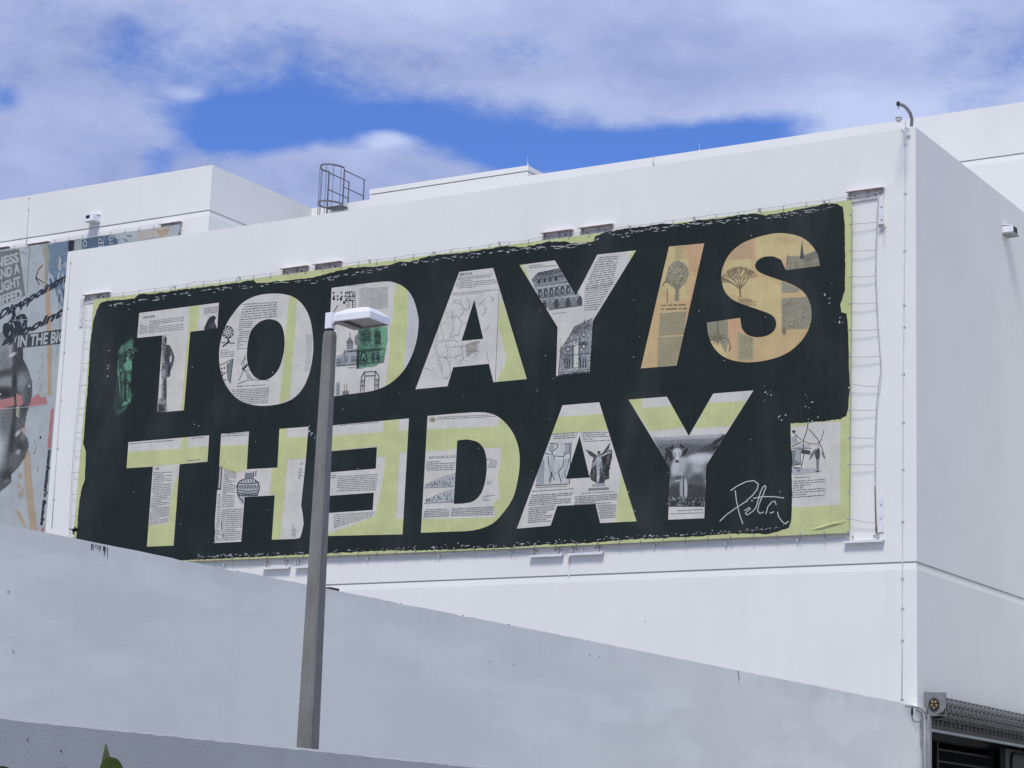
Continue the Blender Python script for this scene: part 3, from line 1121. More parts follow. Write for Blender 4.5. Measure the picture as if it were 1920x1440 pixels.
# signature strokes
S_ = black
S_.d = 0.006
S_.fr = (1300, 700, 4)
for pts in ([(315, 880), (325, 960), (345, 1050), (372, 1130)], [(280, 880), (330, 845), (400, 812), (455, 805), (488, 830), (480, 870), (445, 915), (390, 965), (320, 1010), (250, 1060), (200, 1108)],
            [(385, 1030), (420, 1006), (429, 1016), (402, 1036), (391, 1052), (408, 1062), (450, 1032), (470, 1005)], [(470, 1010), (505, 890), (522, 855), (538, 841), (546, 852), (528, 900), (494, 980), (482, 1030), (500, 1052), (528, 1040)],
            [(450, 938), (520, 925), (600, 925), (680, 935)], [(545, 1055), (560, 1000), (590, 965), (612, 958), (622, 985)], [(575, 1050), (605, 1038)],
            [(632, 1040), (640, 1075), (665, 1110), (690, 1130), (715, 1110)], [(394, 963), (404, 962)], [(436, 956), (446, 955)]):
    S_.line('signature', pts, 7, P('signature'))
S_.fr = (0, 0, 1)
# green tinted engraving of a standing statue left of the first letter
black.d = 0.006
black.fr = (180, 590, 6.857)
G = 'picture'
rag = [(485, 280), (478, 430), (560, 455), (500, 500), (470, 600), (462, 760), (450, 880), (452, 1000), (495, 1040), (430, 1160), (340, 1290), (275, 1300), (228, 1200), (240, 1020), (262, 860), (268, 700), (285, 590), (292, 480), (330, 400), (400, 350)]
black.raster(G, 215, 270, 570, 1310, 9, rough_loop(rag, 26, 14), [
    (440, 400, 60, 70, 0.6, 0.62, 0.6), (330, 450, 40, 60, 0.3, 0.66, 0.5), (345, 640, 60, 130, 0, 0.30, 0.7), (520, 460, 40, 20, 0, 0.36, 0.9), (420, 450, 60, 10, 0, 0.06, 0.5), (470, 500, 18, 26, 0, 0.1, 0.5), (478, 488, 9, 10, 0, 1.0, 0.4), (395, 450, 11, 12, 0, 1.0, 0.4),
    (420, 650, 62, 75, 0, 0.85, 0.4), (375, 600, 14, 30, 0.3, 0.12, 0.6), (410, 540, 34, 22, 0, 0.08, 0.5), (408, 560, 16, 22, 0, 0.95, 0.4), (480, 640, 14, 60, 0.2, 0.15, 0.6), (425, 515, 22, 24, 0, 0.6, 0.5),
    (320, 715, 14, 18, 0, 0.8, 0.6), (285, 740, 12, 60, 0, 0.6, 0.7), (300, 830, 7, 260, -0.06, 0.75, 0.5), (345, 800, 22, 60, 0.1, 0.55, 0.6), (425, 810, 30, 60, -0.2, 0.66, 0.6), (380, 820, 7, 70, 0, 0.06, 0.6), (380, 880, 60, 9, 0.05, 0.06, 0.6),
    (350, 980, 16, 110, 0.02, 0.5, 0.5), (405, 990, 14, 110, -0.02, 0.62, 0.5), (378, 990, 8, 110, 0, 0.04, 0.6), (440, 1040, 16, 80, 0, 0.55, 0.6), (425, 1100, 14, 36, -0.6, 0.8, 0.5), (375, 1145, 46, 24, -0.5, 0.8, 0.5), (290, 1150, 40, 90, 0, 0.22, 0.8), (360, 1210, 46, 8, -0.5, 0.6, 0.5), (310, 1245, 50, 7, 0, 0.5, 0.5)], 0.2, 21, 0.09, 'greentone')
black.finish()

# page and picture printed on the bare ground in the lower right corner
corner = sheet
corner.fr = (1460, 780, 6.543)
corner.d = 0.0006
NP = 'newsprint'
corner.poly(NP, [(150, 130), (360, 118), (380, 75), (760, 75), (750, 1090), (155, 1125)], P('paper'), 0.2)
corner.blob(G, [(160, 650), (300, 640), (450, 645), (540, 680), (400, 705), (180, 725)], P('tone_pale'))
corner.poly(G, [(160, 420), (270, 400), (275, 590), (170, 615)], P('tone_mid'))
corner.poly(G, [(215, 420), (262, 410), (262, 570), (200, 540)], P('tone_soft'))
corner.poly(G, [(160, 260), (230, 230), (230, 330), (160, 350)], P('tone_soft'))
corner.poly(G, [(200, 380), (290, 335), (400, 350), (390, 385), (210, 395)], P('tone_pale'))
corner.poly(G, [(275, 405), (390, 425), (390, 475), (275, 460)], P('tone_dark'))
for pts, wd_ in (([(365, 75), (345, 180), (310, 280), (300, 330), (310, 480), (275, 640)], 10), ([(170, 200), (290, 300), (380, 340), (470, 345), (520, 300), (555, 180)], 8), ([(370, 160), (470, 270), (530, 390), (570, 520)], 10),
                 ([(160, 375), (275, 320)], 12), ([(165, 395), (400, 395)], 9), ([(170, 610), (280, 590)], 9), ([(495, 350), (470, 420)], 7)):
    corner.line(G, pts, wd_, P('line_ink'))
corner.blob(G, [(375, 520), (410, 440), (460, 400), (440, 470), (385, 535)], P('tone_mid'))
corner.blob(G, [(525, 430), (575, 510), (560, 525), (530, 480)], P('tone_mid'))
corner.blob(G, [(470, 405), (500, 400), (508, 450), (498, 530), (460, 530), (445, 460)], P('tone_dark'))
corner.poly(G, [(460, 530), (498, 530), (490, 675), (465, 675)], P('tone_mid'))
corner.line(G, [(450, 683), (495, 683)], 12, P('line_ink'))
corner.oval(G, 245, 655, 22, 28, P('tone_dark'))
corner.oval(G, 245, 655, 14, 18, P('tone_soft'))
corner.line(G, [(175, 630), (230, 640)], 14, P('line_ink'))
corner.oval(G, 185, 190, 25, 18, P('tone_dark'))
corner.words([(195, 745), (385, 740), (385, 762), (198, 768)], 1)
corner.words([(185, 790), (570, 765), (570, 985), (165, 1015)], 8, P('print_ink'))
corner.finish()

LET = {}


def letter(loops, base, label, frame):
    L_ = Print(YBAN, loops, P(base), 2, 'letter', banner, frame)
    tag(L_.obj, label)
    return L_


def cr(fr, pts):
    ox, oy, z = fr
    return [(x / z + ox, y / z + oy) for x, y in pts]


C2, C3, C4, C5 = (140, 520, 4), (580, 420, 4), (960, 380, 4), (1300, 320, 4)
C6, C7, C8, C9 = (140, 740, 4), (580, 720, 4), (960, 700, 4), (1300, 700, 4)
LM, TX = 'lime_paint', 'printed_text'

# --- T
L = letter([cr(C2, [(485, 268), (1083, 190), (1070, 385), (868, 408), (820, 998), (620, 1013), (660, 435), (470, 455)])], 'paper', 'letter T of TODAY over newsprint with a statue', C2)
L.poly(LM, [(868, 200), (935, 205), (930, 250), (938, 300), (920, 330), (928, 390), (850, 425), (862, 330)], P('lime'), 0.5)
L.poly(LM, [(850, 400), (870, 400), (820, 1000), (800, 1000)], P('lime'), 0.3)
L.words([(560, 325), (820, 292), (815, 395), (555, 425)], 8)
L.words([(490, 355), (550, 350), (545, 425), (485, 430)], 6)
L.text('VERNER', (512, 312), (92, -12), (2, -17), P('line_ink'), fit=1, bold=0.01)
L.words([(970, 230), (1078, 215), (1072, 265), (970, 280)], 4)
L.blob(G, [(975, 400), (990, 340), (1015, 300), (1045, 288), (1062, 305), (1050, 330), (1068, 380), (1066, 410)], P('line_ink'))
L.blob(G, [(1005, 375), (1020, 345), (1045, 345), (1055, 378)], P('tone_dark'))
L.pic += 1
sil = [(664, 440), (680, 432), (692, 455), (690, 510), (715, 508), (740, 560), (750, 600), (738, 660), (722, 700), (715, 745), (692, 752), (690, 905), (694, 1000), (660, 1012), (622, 1012), (632, 915), (655, 905), (656, 760), (650, 700), (655, 540)]
L.raster(G, 620, 430, 752, 1014, 5.5, sil, [
    (676, 470, 14, 36, 0, 0.62, 0.3), (684, 470, 7, 20, 0, 0.2, 0.4), (690, 530, 40, 22, 0.5, 0.30, 0.5), (665, 600, 18, 80, 0.1, 0.68, 0.5), (700, 600, 26, 60, -0.2, 0.22, 0.6), (722, 612, 9, 26, 0.1, 0.92, 0.3),
    (740, 620, 8, 40, 0.1, 0.3, 0.5), (690, 690, 40, 30, 0.2, 0.42, 0.6), (712, 700, 12, 40, 0, 0.15, 0.5), (668, 720, 14, 30, 0, 0.7, 0.5), (664, 830, 8, 75, 0, 0.62, 0.4), (682, 830, 7, 75, 0, 0.25, 0.4), (674, 830, 2.5, 80, 0, 0.05, 0.4),
    (660, 935, 34, 16, 0, 0.58, 0.4), (650, 985, 30, 26, 0, 0.18, 0.6), (682, 975, 9, 30, 0, 0.5, 0.4)], 0.4, 3, 0.11)
L.finish()

# --- O
oo = cat_loop([(510, 550.5), (537, 552.5), (557, 561), (573, 579), (583, 604), (587.5, 640), (586, 672), (579, 704), (566, 731), (547, 749), (520, 758.5), (487.5, 761), (462, 756), (442, 745), (425, 724), (414, 696), (411, 665), (414, 640), (422, 614), (436, 590), (455, 568), (480, 555)], sub=3)
oi = cat_loop([(508.7, 598.7), (522.5, 603.7), (531, 617.5), (534, 642.5), (531, 667.5), (522.5, 692.5), (507.5, 708.7), (490, 712.5), (476, 705), (466, 687.5), (463, 667.5), (465, 642.5), (471, 620), (485, 605), (497.5, 599.5)], sub=3)
L = letter([oo, oi], 'paper', 'letter O of TODAY over newsprint with a lime stripe', C2)
L.poly(LM, [(1612, 125), (1668, 160), (1650, 450), (1615, 910), (1535, 945), (1572, 600), (1590, 350)], P('lime'), 0.4)
L.words([(1265, 195), (1520, 180), (1515, 300), (1240, 330)], 7)
L.words([(1235, 330), (1345, 325), (1300, 440), (1228, 445)], 8)
L.words([(1225, 450), (1300, 445), (1290, 540), (1215, 545)], 7)
L.words([(1095, 545), (1200, 535), (1200, 595), (1090, 610)], 4)
L.words([(1180, 840), (1460, 825), (1450, 945), (1200, 960)], 9)
L.words([(1740, 430), (1785, 430), (1770, 690), (1725, 720)], 26, P('tone_soft'))
L.words([(1215, 812), (1430, 800), (1430, 815), (1218, 828)], 1)
L.oval(G, 1150, 412, 44, 48, P('line_ink'), 16)
for k in range(9):
    a_ = k * 2 * math.pi / 9
    L.line(G, [(1150 + 8 * math.cos(a_), 412 + 8 * math.sin(a_)), (1150 + 25 * math.cos(a_ + 0.35), 412 + 25 * math.sin(a_ + 0.35)), (1150 + 40 * math.cos(a_ + 0.85), 412 + 42 * math.sin(a_ + 0.85))], 7, P('paper'))
L.line(G, [(1155, 455), (1150, 490)], 12, P('line_ink'))
L.line(G, [(1100, 490), (1200, 495)], 6, P('line_ink'))
L.line(G, [(1110, 520), (1165, 480)], 10, P('line_ink'))
L.pic += 1
L.poly(G, [(1140, 655), (1188, 615), (1165, 795), (1150, 770)], P('tone_mid'))
L.line(G, [(1090, 660), (1190, 612), (1168, 795)], 5, P('line_ink'))
L.line(G, [(1145, 655), (1150, 770)], 4, P('line_ink'))
for x, y in [(1105, 685), (1125, 680), (1110, 735), (1130, 770), (1110, 770)]:
    L.oval(G, x, y, 6, 8, P('line_ink'), 6)
L.line(G, [(1095, 705), (1120, 725), (1140, 710)], 6, P('line_ink'))
L.pic += 1
for pts in ([(1250, 660), (1265, 620), (1285, 605)], [(1258, 690), (1290, 650)], [(1255, 690), (1275, 640)], [(1235, 770), (1270, 690), (1310, 740), (1340, 765)], [(1225, 800), (1300, 770), (1460, 770)], [(1265, 700), (1310, 700)], [(1280, 580), (1270, 640)]):
    L.line(G, pts, 4, P('tone_dark'))
L.blob(G, [(1262, 690), (1295, 650), (1300, 660), (1270, 695)], P('line_ink'))
L.poly(G, [(1285, 715), (1312, 720), (1340, 765), (1295, 755)], P('tone_soft'))
L.finish()

# --- D (solid)
dd = [(622, 540)] + cat_open([(667.5, 534), (720, 528), (740, 530), (760, 540), (775, 560), (783.7, 590), (785, 610), (781, 640), (771, 670), (755, 697.5), (730, 720), (700, 732.5), (660, 738.5)]) + [(612, 745)]
L = letter([dd], 'paper', 'solid letter D of TODAY over engraved church behind the lamp', C3)
L.poly(LM, [(650, 440), (700, 450), (740, 500), (735, 750), (715, 1000), (700, 1140), (570, 1240), (585, 1100), (605, 950), (600, 800), (630, 700), (632, 560)], P('lime'), 0.5)
L.poly(NP, [(740, 490), (830, 560), (830, 800), (780, 1020), (700, 1120), (720, 980), (738, 700)], P('paper_grey'), 0.2)
L.words([(375, 480), (595, 460), (590, 635), (372, 640)], 20, P('tone_mid'))
L.words([(300, 462), (420, 452), (420, 462), (300, 472)], 1)
for k in range(3):
    for j in range(6):
        if random.random() < 0.8:
            L.oval(G, 185 + j * 30 + random.uniform(-4, 4), 515 + k * 26 + random.uniform(-4, 4), 7, 9, P('line_ink'), 6)
for x, y, r_ in [(183, 560, 9), (238, 562, 10), (262, 590, 9)]:
    L.oval(G, x, y, r_, r_ * 1.5, P('line_ink'), 7)
for x in (285, 300, 330, 345):
    for y in range(510, 650, 16):
        L.oval(G, x, y, 4.5, 4.5, P('line_ink'), 6)
for pts in ([(285, 515), (320, 505), (325, 545), (285, 550)], [(260, 580), (330, 570)], [(300, 575), (325, 575), (325, 640)], [(185, 660), (215, 610)]):
    L.line(G, pts, 4, P('line_ink'))
L.pic += 1
# church engraving
gs = [(372, 770), (590, 770), (585, 900), (572, 960), (560, 1030), (500, 1062), (360, 1085), (362, 930)]
L.raster(G, 355, 765, 595, 1090, 6, rough_loop(gs, 20, 4), [
    (560, 830, 34, 150, 0.1, 0.95, 0.6), (475, 840, 10, 60, 0, 0.9, 0.7), (430, 1078, 90, 14, -0.2, 0.95, 0.5), (515, 838, 24, 42, 0, 0.28, 0.35), (515, 890, 22, 30, 0, 0.42, 0.4), (425, 835, 40, 60, 0, 0.42, 0.5),
    (410, 1010, 26, 52, 0, 0.34, 0.3), (410, 1010, 14, 40, 0, 0.85, 0.4), (480, 1000, 14, 46, 0, 0.4, 0.5), (520, 1000, 10, 40, 0, 0.36, 0.5), (450, 950, 110, 8, -0.08, 0.25, 0.5), (369, 1010, 7, 80, 0, 0.02, 0.4)], 0.66, 31, 0.11, 'greentone')
TG = P('line_ink')
L.poly(G, [(205, 990), (245, 980), (270, 945), (360, 935), (360, 1055), (205, 1068)], P('tone_soft'))
L.blob(G, [(285, 905), (283, 880), (305, 850), (328, 880), (326, 905)], P('tone_mid'))
L.line(G, [(306, 855), (308, 815)], 4, TG)
L.poly(G, [(287, 905), (326, 905), (330, 945), (280, 948)], P('tone_soft'))
L.blob(G, [(345, 900), (345, 850), (362, 830), (378, 850), (378, 905)], P('tone_mid'))
for q in ([(370, 955), (375, 1060)], [(560, 930), (290, 955)], [(540, 945), (270, 962)], [(360, 935), (362, 1070)], [(265, 950), (262, 1060)], [(205, 1065), (560, 1035)], [(280, 885), (330, 885)], [(282, 912), (330, 910)], [(285, 930), (328, 928)]):
    L.line(G, q, 5, TG)
for x, y in [(215, 1020), (240, 1015), (282, 1000), (325, 1000), (345, 1000), (420, 1000), (480, 995), (520, 990)]:
    L.line(G, [(x - 9, y + 45), (x - 9, y + 5), (x, y - 10), (x + 9, y + 5), (x + 9, y + 42)], 4, TG)
    L.oval(G, x, y + 22, 4, 10, TG, 7)
for cx, cy, h_ in [(515, 850, 40), (430, 830, 34)]:
    L.line(G, [(cx - 20, cy + 70), (cx - 20, cy), (cx - 12, cy - 24), (cx, cy - h_), (cx + 12, cy - 24), (cx + 20, cy), (cx + 20, cy + 66)], 4, P('green_deep'))
    for o_ in (-9, 0, 9):
        L.line(G, [(cx + o_, cy + 10), (cx + o_, cy + 34)], 3.5, P('green_deep'))
    L.line(G, [(cx - 20, cy + 46), (cx + 20, cy + 44)], 4, P('green_deep'))
for k in range(110):
    x, y = random.uniform(372, 545), random.uniform(800, 1045)
    L.line(G, [(x, y), (x + random.uniform(-3, 3), y + random.uniform(6, 20))] if random.random() < 0.7 else [(x, y), (x + random.uniform(10, 26), y - 2)], 3, random.choice((P('green_dark'), P('green_deep'))))
L.line(G, [(388, 1048), (388, 985), (398, 968), (410, 960), (422, 968), (432, 985), (432, 1042)], 5, P('green_deep'))
L.oval(G, 410, 1020, 9, 20, P('green_deep'), 8)
L.line(G, [(362, 1000), (360, 1085)], 9, TG)
L.words([(290, 1072), (350, 1068), (350, 1078), (290, 1084)], 1)
L.pic += 1
for pts in ([(385, 1260), (392, 1150), (415, 1110), (500, 1105), (525, 1140), (520, 1250)], [(412, 1255), (418, 1140), (495, 1135), (492, 1245)], [(418, 1112), (418, 1140)], [(497, 1108), (497, 1140)], [(385, 1180), (415, 1175)], [(495, 1170), (522, 1168)], [(385, 1215), (412, 1212)], [(493, 1208), (522, 1206)]):
    L.line(G, pts, 5, TG)
for x in (390, 402, 505, 515):
    L.line(G, [(x, 1160), (x - 3, 1250)], 3, P('tone_mid'))
L.poly(G, [(205, 1190), (230, 1185), (232, 1275), (200, 1280)], P('tone_soft'))
L.poly(G, [(250, 1255), (300, 1250), (300, 1275), (250, 1278)], P('tone_mid'))
for x in (212, 222, 265, 283):
    L.line(G, [(x, 1200), (x, 1275)], 3, TG)
L.finish()

# --- A
L = letter([cr(C3, [(1125, 360), (1380, 330), (1632, 1163), (1382, 1187), (1348, 1048), (1080, 1075), (1037, 1217), (797, 1240)]), cr(C3, [(1238, 568), (1305, 862), (1142, 877)])], 'paper', 'letter A of TODAY over a printed map', C3)
L.poly(LM, [(1435, 560), (1520, 760), (1640, 1165), (1405, 1185), (1480, 1020), (1430, 800), (1415, 770)], P('lime'), 0.5)
L.words([(1115, 400), (1400, 370), (1415, 465), (1090, 490)], 7, P('tone_mid'))
L.text('ERICA', (1128, 388), (95, -10), (2, -17), P('line_ink'), fit=1, bold=0.01)
L.line(G, [(1070, 522), (1425, 492), (1395, 1185)], 4, P('tone_mid'))
for pts in ([(1080, 535), (1300, 515)], [(1075, 575), (1140, 572)], [(1270, 610), (1325, 560)], [(1320, 800), (1355, 760)], [(865, 1080), (930, 1105)], [(1330, 960), (1345, 1040)]):
    L.line(G, pts, 3, P('tone_mid'))


def squiggle(Lx, pts, wd_, mat, amp):
    outp = []
    for a_, b_ in zip(pts, pts[1:]):
        for k in range(8):
            t_ = k / 8
            outp.append((lerp(a_[0], b_[0], t_) + random.gauss(0, amp), lerp(a_[1], b_[1], t_) + random.gauss(0, amp)))
    Lx.line(G, outp + [pts[-1]], wd_, mat)


for pts in ([(985, 730), (960, 830), (945, 930), (975, 1020), (990, 1090), (1010, 1160), (1040, 1165), (1060, 1100), (1045, 1040), (1010, 990)], [(985, 740), (1005, 860), (1040, 930), (1030, 1010)],
            [(1060, 600), (1130, 590), (1170, 640), (1130, 700)], [(1040, 930), (1130, 920), (1220, 900), (1280, 880)], [(1050, 850), (1120, 830), (1150, 740), (1110, 690), (1060, 700)],
            [(1140, 910), (1160, 1000), (1120, 1060)], [(1170, 960), (1240, 950), (1280, 960)], [(1300, 600), (1330, 640), (1300, 690)], [(1360, 540), (1385, 560), (1370, 580)], [(1190, 560), (1210, 610), (1180, 660)],
            [(960, 880), (1040, 870), (1120, 880)], [(960, 1000), (1060, 1000), (1150, 985)], [(1070, 640), (1080, 760), (1060, 860)]):
    squiggle(L, pts, 4, P('tone_soft'), 5)
for k in range(70):
    x, y = random.uniform(955, 1270), random.uniform(560, 1030)
    L.line(G, [(x, y), (x + random.uniform(6, 22), y + random.uniform(-3, 3))], 3, P('tone_pale'))
L.words([(1175, 900), (1280, 870), (1270, 965), (1180, 1000)], 9, P('gold_line'), 0.6, 0.7)
L.finish()

# --- Y
L = letter([cr(C4, [(57, 468), (322, 433), (480, 700), (640, 390), (932, 358), (605, 890), (582, 1278), (332, 1302), (343, 935)])], 'paper', 'letter Y of TODAY over engravings of ornate buildings', C4)
L.poly(LM, [(905, 362), (935, 357), (885, 440), (880, 400)], P('lime'))
L.poly(LM, [(55, 466), (80, 466), (130, 560), (110, 560)], P('lime'))
L.words([(130, 470), (325, 450), (335, 480), (130, 495)], 2)
L.words([(650, 405), (800, 395), (760, 620), (540, 660)], 14)
L.words([(548, 640), (760, 600), (640, 810), (545, 815)], 11)
L.words([(300, 828), (410, 818), (410, 828), (305, 838)], 1)
# upper palace
L.raster(G, 145, 488, 535, 810, 6, [(150, 580), (200, 525), (370, 490), (420, 600), (530, 715), (530, 770), (280, 805), (172, 645)], [
    (280, 555, 160, 40, -0.15, 0.5, 0.6), (260, 530, 120, 16, -0.17, 0.32, 0.6), (300, 640, 170, 16, -0.14, 0.82, 0.6), (350, 690, 170, 40, -0.12, 0.6, 0.6), (380, 718, 170, 10, -0.12, 0.85, 0.6), (400, 765, 150, 30, -0.1, 0.45, 0.7)], 0.68, 41, 0.10)
for q in ([(150, 585), (400, 545)], [(195, 528), (370, 490)], [(150, 580), (200, 522)], [(170, 628), (425, 592)], [(205, 715), (470, 680)], [(225, 735), (520, 705)], [(275, 805), (530, 770)], [(185, 655), (420, 620)]):
    L.line(G, q, 5, P('tone_dark'))
for k in range(4):
    L.line(G, [(205 + k * 42, 605 - k * 7), (205 + k * 42, 580 - k * 7)], 16, P('line_ink'))
for k in range(6):
    x, y = 212 + k * 42, 682 - k * 6
    L.blob(G, [(x - 13, y + 25), (x - 13, y - 20), (x, y - 36), (x + 13, y - 20), (x + 13, y + 22)], P('tone_dark'))
    L.oval(G, x + 3, y + 3, 5, 15, P('tone_soft'), 8)
for k in range(7):
    x, y = 245 + k * 44, 772 - k * 6
    L.blob(G, [(x - 15, y + 28), (x - 15, y - 20), (x, y - 36), (x + 15, y - 20), (x + 15, y + 26)], P('tone_dark') if k % 2 == 0 else P('tone_mid'))
for k in range(22):
    x = random.uniform(170, 400)
    L.line(G, [(x, 560 - (x - 170) * 0.16), (x + random.uniform(-8, 8), 545 - (x - 170) * 0.16)], 3, P('tone_mid'))
L.pic += 1
# lower tower house
L.raster(G, 343, 868, 603, 1302, 6, [(370, 1090), (430, 1000), (470, 930), (600, 870), (600, 1280), (345, 1300)], [
    (520, 950, 90, 34, -0.35, 0.42, 0.5), (545, 1090, 46, 130, 0, 0.62, 0.5), (420, 1150, 60, 110, 0, 0.56, 0.6), (540, 1060, 30, 22, 0, 0.35, 0.5), (480, 1050, 60, 12, -0.3, 0.8, 0.6), (470, 1262, 120, 12, -0.1, 0.78, 0.5), (470, 1285, 120, 12, -0.1, 0.25, 0.5)], 0.66, 43, 0.11)
L.poly(G, [(470, 1060), (500, 1055), (495, 1230), (465, 1235)], P('paper'))
for q in ([(465, 935), (605, 870)], [(425, 1030), (470, 930)], [(370, 1100), (520, 1060)], [(400, 1060), (470, 1030), (520, 1070)], [(355, 1275), (580, 1250)], [(350, 1300), (580, 1275)], [(510, 1000), (505, 1250)], [(455, 1080), (455, 1240)], [(370, 1080), (350, 1290)], [(390, 1150), (590, 1130)], [(545, 880), (545, 910)]):
    L.line(G, q, 5, P('line_ink'))
for x, y in [(540, 990), (540, 1080), (422, 1100)]:
    L.oval(G, x, y, 16, 20, P('tone_dark'))
    L.oval(G, x, y, 8, 11, P('paper'))
for x in (400, 416, 432, 515, 535, 555):
    L.line(G, [(x, 1170), (x, 1240)], 8, P('line_ink'))
for k in range(50):
    x, y = random.uniform(360, 580), random.uniform(1000, 1290)
    L.line(G, [(x, y), (x + random.uniform(-3, 3), y + random.uniform(8, 20))], 3, P('tone_dark'))
L.finish()

# --- I
L = letter([cr(C4, [(1178, 330), (1443, 305), (1235, 1222), (967, 1243)])], 'gold', 'slanted gold letter I of IS with a leafy tree', C4)
L.poly(NP, [(1300, 315), (1445, 305), (1330, 850), (1300, 850), (1370, 560)], P('gold_pink'), 0.4)
L.poly(NP, [(1190, 330), (1300, 318), (1280, 440), (1165, 430)], P('gold_pale'), 0.4)
L.poly(NP, [(1130, 440), (1320, 430), (1310, 740), (1110, 650)], P('gold_pale'), 0.4)
L.poly(NP, [(1110, 830), (1310, 815), (1290, 990), (1100, 1000)], P('gold_grey'), 0.3)
L.poly(NP, [(1095, 1010), (1285, 1000), (1235, 1222), (1090, 1232)], P('gold_grey'), 0.3)
L.words([(1225, 330), (1290, 325), (1280, 425), (1220, 430)], 12, P('gold_line'))
L.words([(1120, 760), (1315, 750), (1310, 810), (1115, 815)], 2, P('gold_line'), 0.1, 1.4)
L.words([(1110, 830), (1310, 815), (1290, 990), (1105, 1000)], 14, P('gold_line'), 0.05)
L.words([(1100, 1015), (1280, 1002), (1240, 1215), (1095, 1228)], 17, P('gold_line'), 0.05)
L.poly(G, [(1218, 735), (1228, 650), (1200, 625), (1172, 610), (1150, 570), (1165, 530), (1168, 490), (1195, 455), (1240, 435), (1285, 445), (1318, 490), (1325, 540), (1308, 590), (1280, 625), (1256, 650), (1252, 735)], P('gold_shade'), 2.0)
for k in range(150):
    a_, r_ = random.uniform(0, 6.28), 82 * math.sqrt(random.random())
    x, y = 1240 + r_ * math.cos(a_), 535 + r_ * 1.05 * math.sin(a_)
    L.line(G, [(x, y), (x + random.uniform(-9, 9), y + random.uniform(-9, 9))], random.uniform(4, 9), random.choice((P('gold_line'), P('gold_grey'), P('gold_shade'), P('gold_pale'))))
for pts in ([(1235, 730), (1240, 650), (1205, 590)], [(1240, 650), (1280, 570)], [(1165, 750), (1165, 650)], [(1140, 600), (1185, 590)], [(1130, 625), (1170, 560)]):
    L.line(G, pts, 7, P('gold_line'))
L.finish()

# --- S
so = [(1537.5, 498.7)] + cat_open([(1534, 477.5), (1522, 460), (1505, 446), (1482, 439), (1455, 437.5), (1420, 445), (1390, 457.5), (1367.5, 477.5), (1355, 502.5), (1353, 525), (1360, 547.5), (1375, 562.5), (1400, 573), (1427.5, 582.5), (1447.5, 591), (1455.5, 603.7), (1452.5, 618.7), (1440, 628.7), (1420, 632.5), (1401, 627.5), (1391, 616)]) + [(1388, 596), (1325.5, 605)] \
    + cat_open([(1327.5, 625), (1336, 647.5), (1352.5, 666), (1375, 676), (1405, 679.5), (1440, 675), (1472.5, 664), (1497.5, 645), (1515, 620), (1522, 590), (1517.5, 565), (1505, 546), (1482.5, 532.5), (1450, 521), (1425, 511), (1416, 500), (1420, 489), (1432.5, 482), (1450, 481), (1465, 487.5)]) + [(1473.7, 506.7)]
L = letter([so], 'gold', 'gold letter S of IS with a bare tree and church', C5)
L.poly(NP, [(460, 480), (830, 440), (1000, 600), (760, 640), (460, 700)], P('gold_pale'), 0.5)
L.poly(NP, [(270, 520), (460, 480), (460, 660), (280, 670)], P('gold_pink'), 0.3)
L.poly(NP, [(240, 680), (430, 660), (440, 960), (220, 920)], P('gold_pale'), 0.3)
L.blob(NP, [(480, 560), (540, 520), (620, 500), (640, 560), (560, 620), (480, 640)], P('gold_pale'))
L.blob(NP, [(620, 500), (720, 500), (800, 530), (700, 545)], P('gold'))
L.poly(NP, [(440, 820), (560, 800), (660, 870), (660, 1200), (620, 1100), (440, 1030)], P('gold_pale'), 0.4)
L.poly(NP, [(255, 1110), (355, 1105), (460, 1250), (450, 1430), (330, 1430), (260, 1280)], P('gold_pink'), 0.4)
L.poly(NP, [(100, 1140), (258, 1118), (265, 1260), (240, 1400), (180, 1400), (110, 1280)], P('gold_shade'), 0.4)
L.poly(NP, [(110, 1270), (200, 1290), (260, 1400), (180, 1400)], P('gold_pale'), 0.4)
L.poly(NP, [(330, 1210), (450, 1250), (450, 1420), (330, 1420)], P('gold_grey'), 0.3)
L.poly(NP, [(660, 1200), (870, 1170), (760, 1330), (640, 1420)], P('gold'), 0.3)
L.poly(NP, [(455, 1250), (540, 1240), (540, 1440), (455, 1440)], P('gold'), 0.2)
L.words([(300, 560), (440, 540), (440, 660), (300, 665)], 12, P('gold_grey'), 0.05)
L.words([(345, 1225), (445, 1260), (440, 1410), (345, 1410)], 14, P('gold_line'), 0.05)
L.words([(330, 980), (470, 975), (470, 1020), (400, 1010)], 4, P('gold_line'), 0.05)
# church with a spire
L.poly(G, [(705, 640), (800, 645), (920, 598), (952, 660), (950, 716), (690, 748)], P('gold_shade'))
L.poly(G, [(800, 655), (925, 600), (948, 650), (850, 690)], P('roof_grey'))
L.poly(G, [(816, 520), (832, 660), (800, 660)], P('tone_dark'))
L.poly(G, [(706, 625), (714, 640), (714, 700), (698, 700)], P('roof_grey'))
for k in range(20):
    x = random.uniform(700, 940)
    L.line(G, [(x, 690), (x + 3, 735)], 4, P('gold_line'))
L.pic += 1
# grove
L.poly(G, [(665, 830), (720, 850), (800, 890), (780, 910), (665, 915)], P('gold_shade'), 0.4)
L.poly(G, [(665, 960), (870, 945), (890, 1080), (860, 1185), (665, 1190)], P('gold_shade'), 0.4)
for k in range(70):
    x, y = random.uniform(670, 880), random.uniform(965, 1180)
    L.line(G, [(x, y), (x + random.uniform(-18, 18), y + random.uniform(-12, 12))], 7, random.choice((P('gold_line'), P('roof_grey'), P('gold_grey'))))
L.oval(G, 682, 1200, 16, 30, P('gold_line'))
L.pic += 1
# bare tree
trunk = [(355, 945), (352, 900), (350, 870)]
L.line(G, trunk, 13, P('gold_line'))


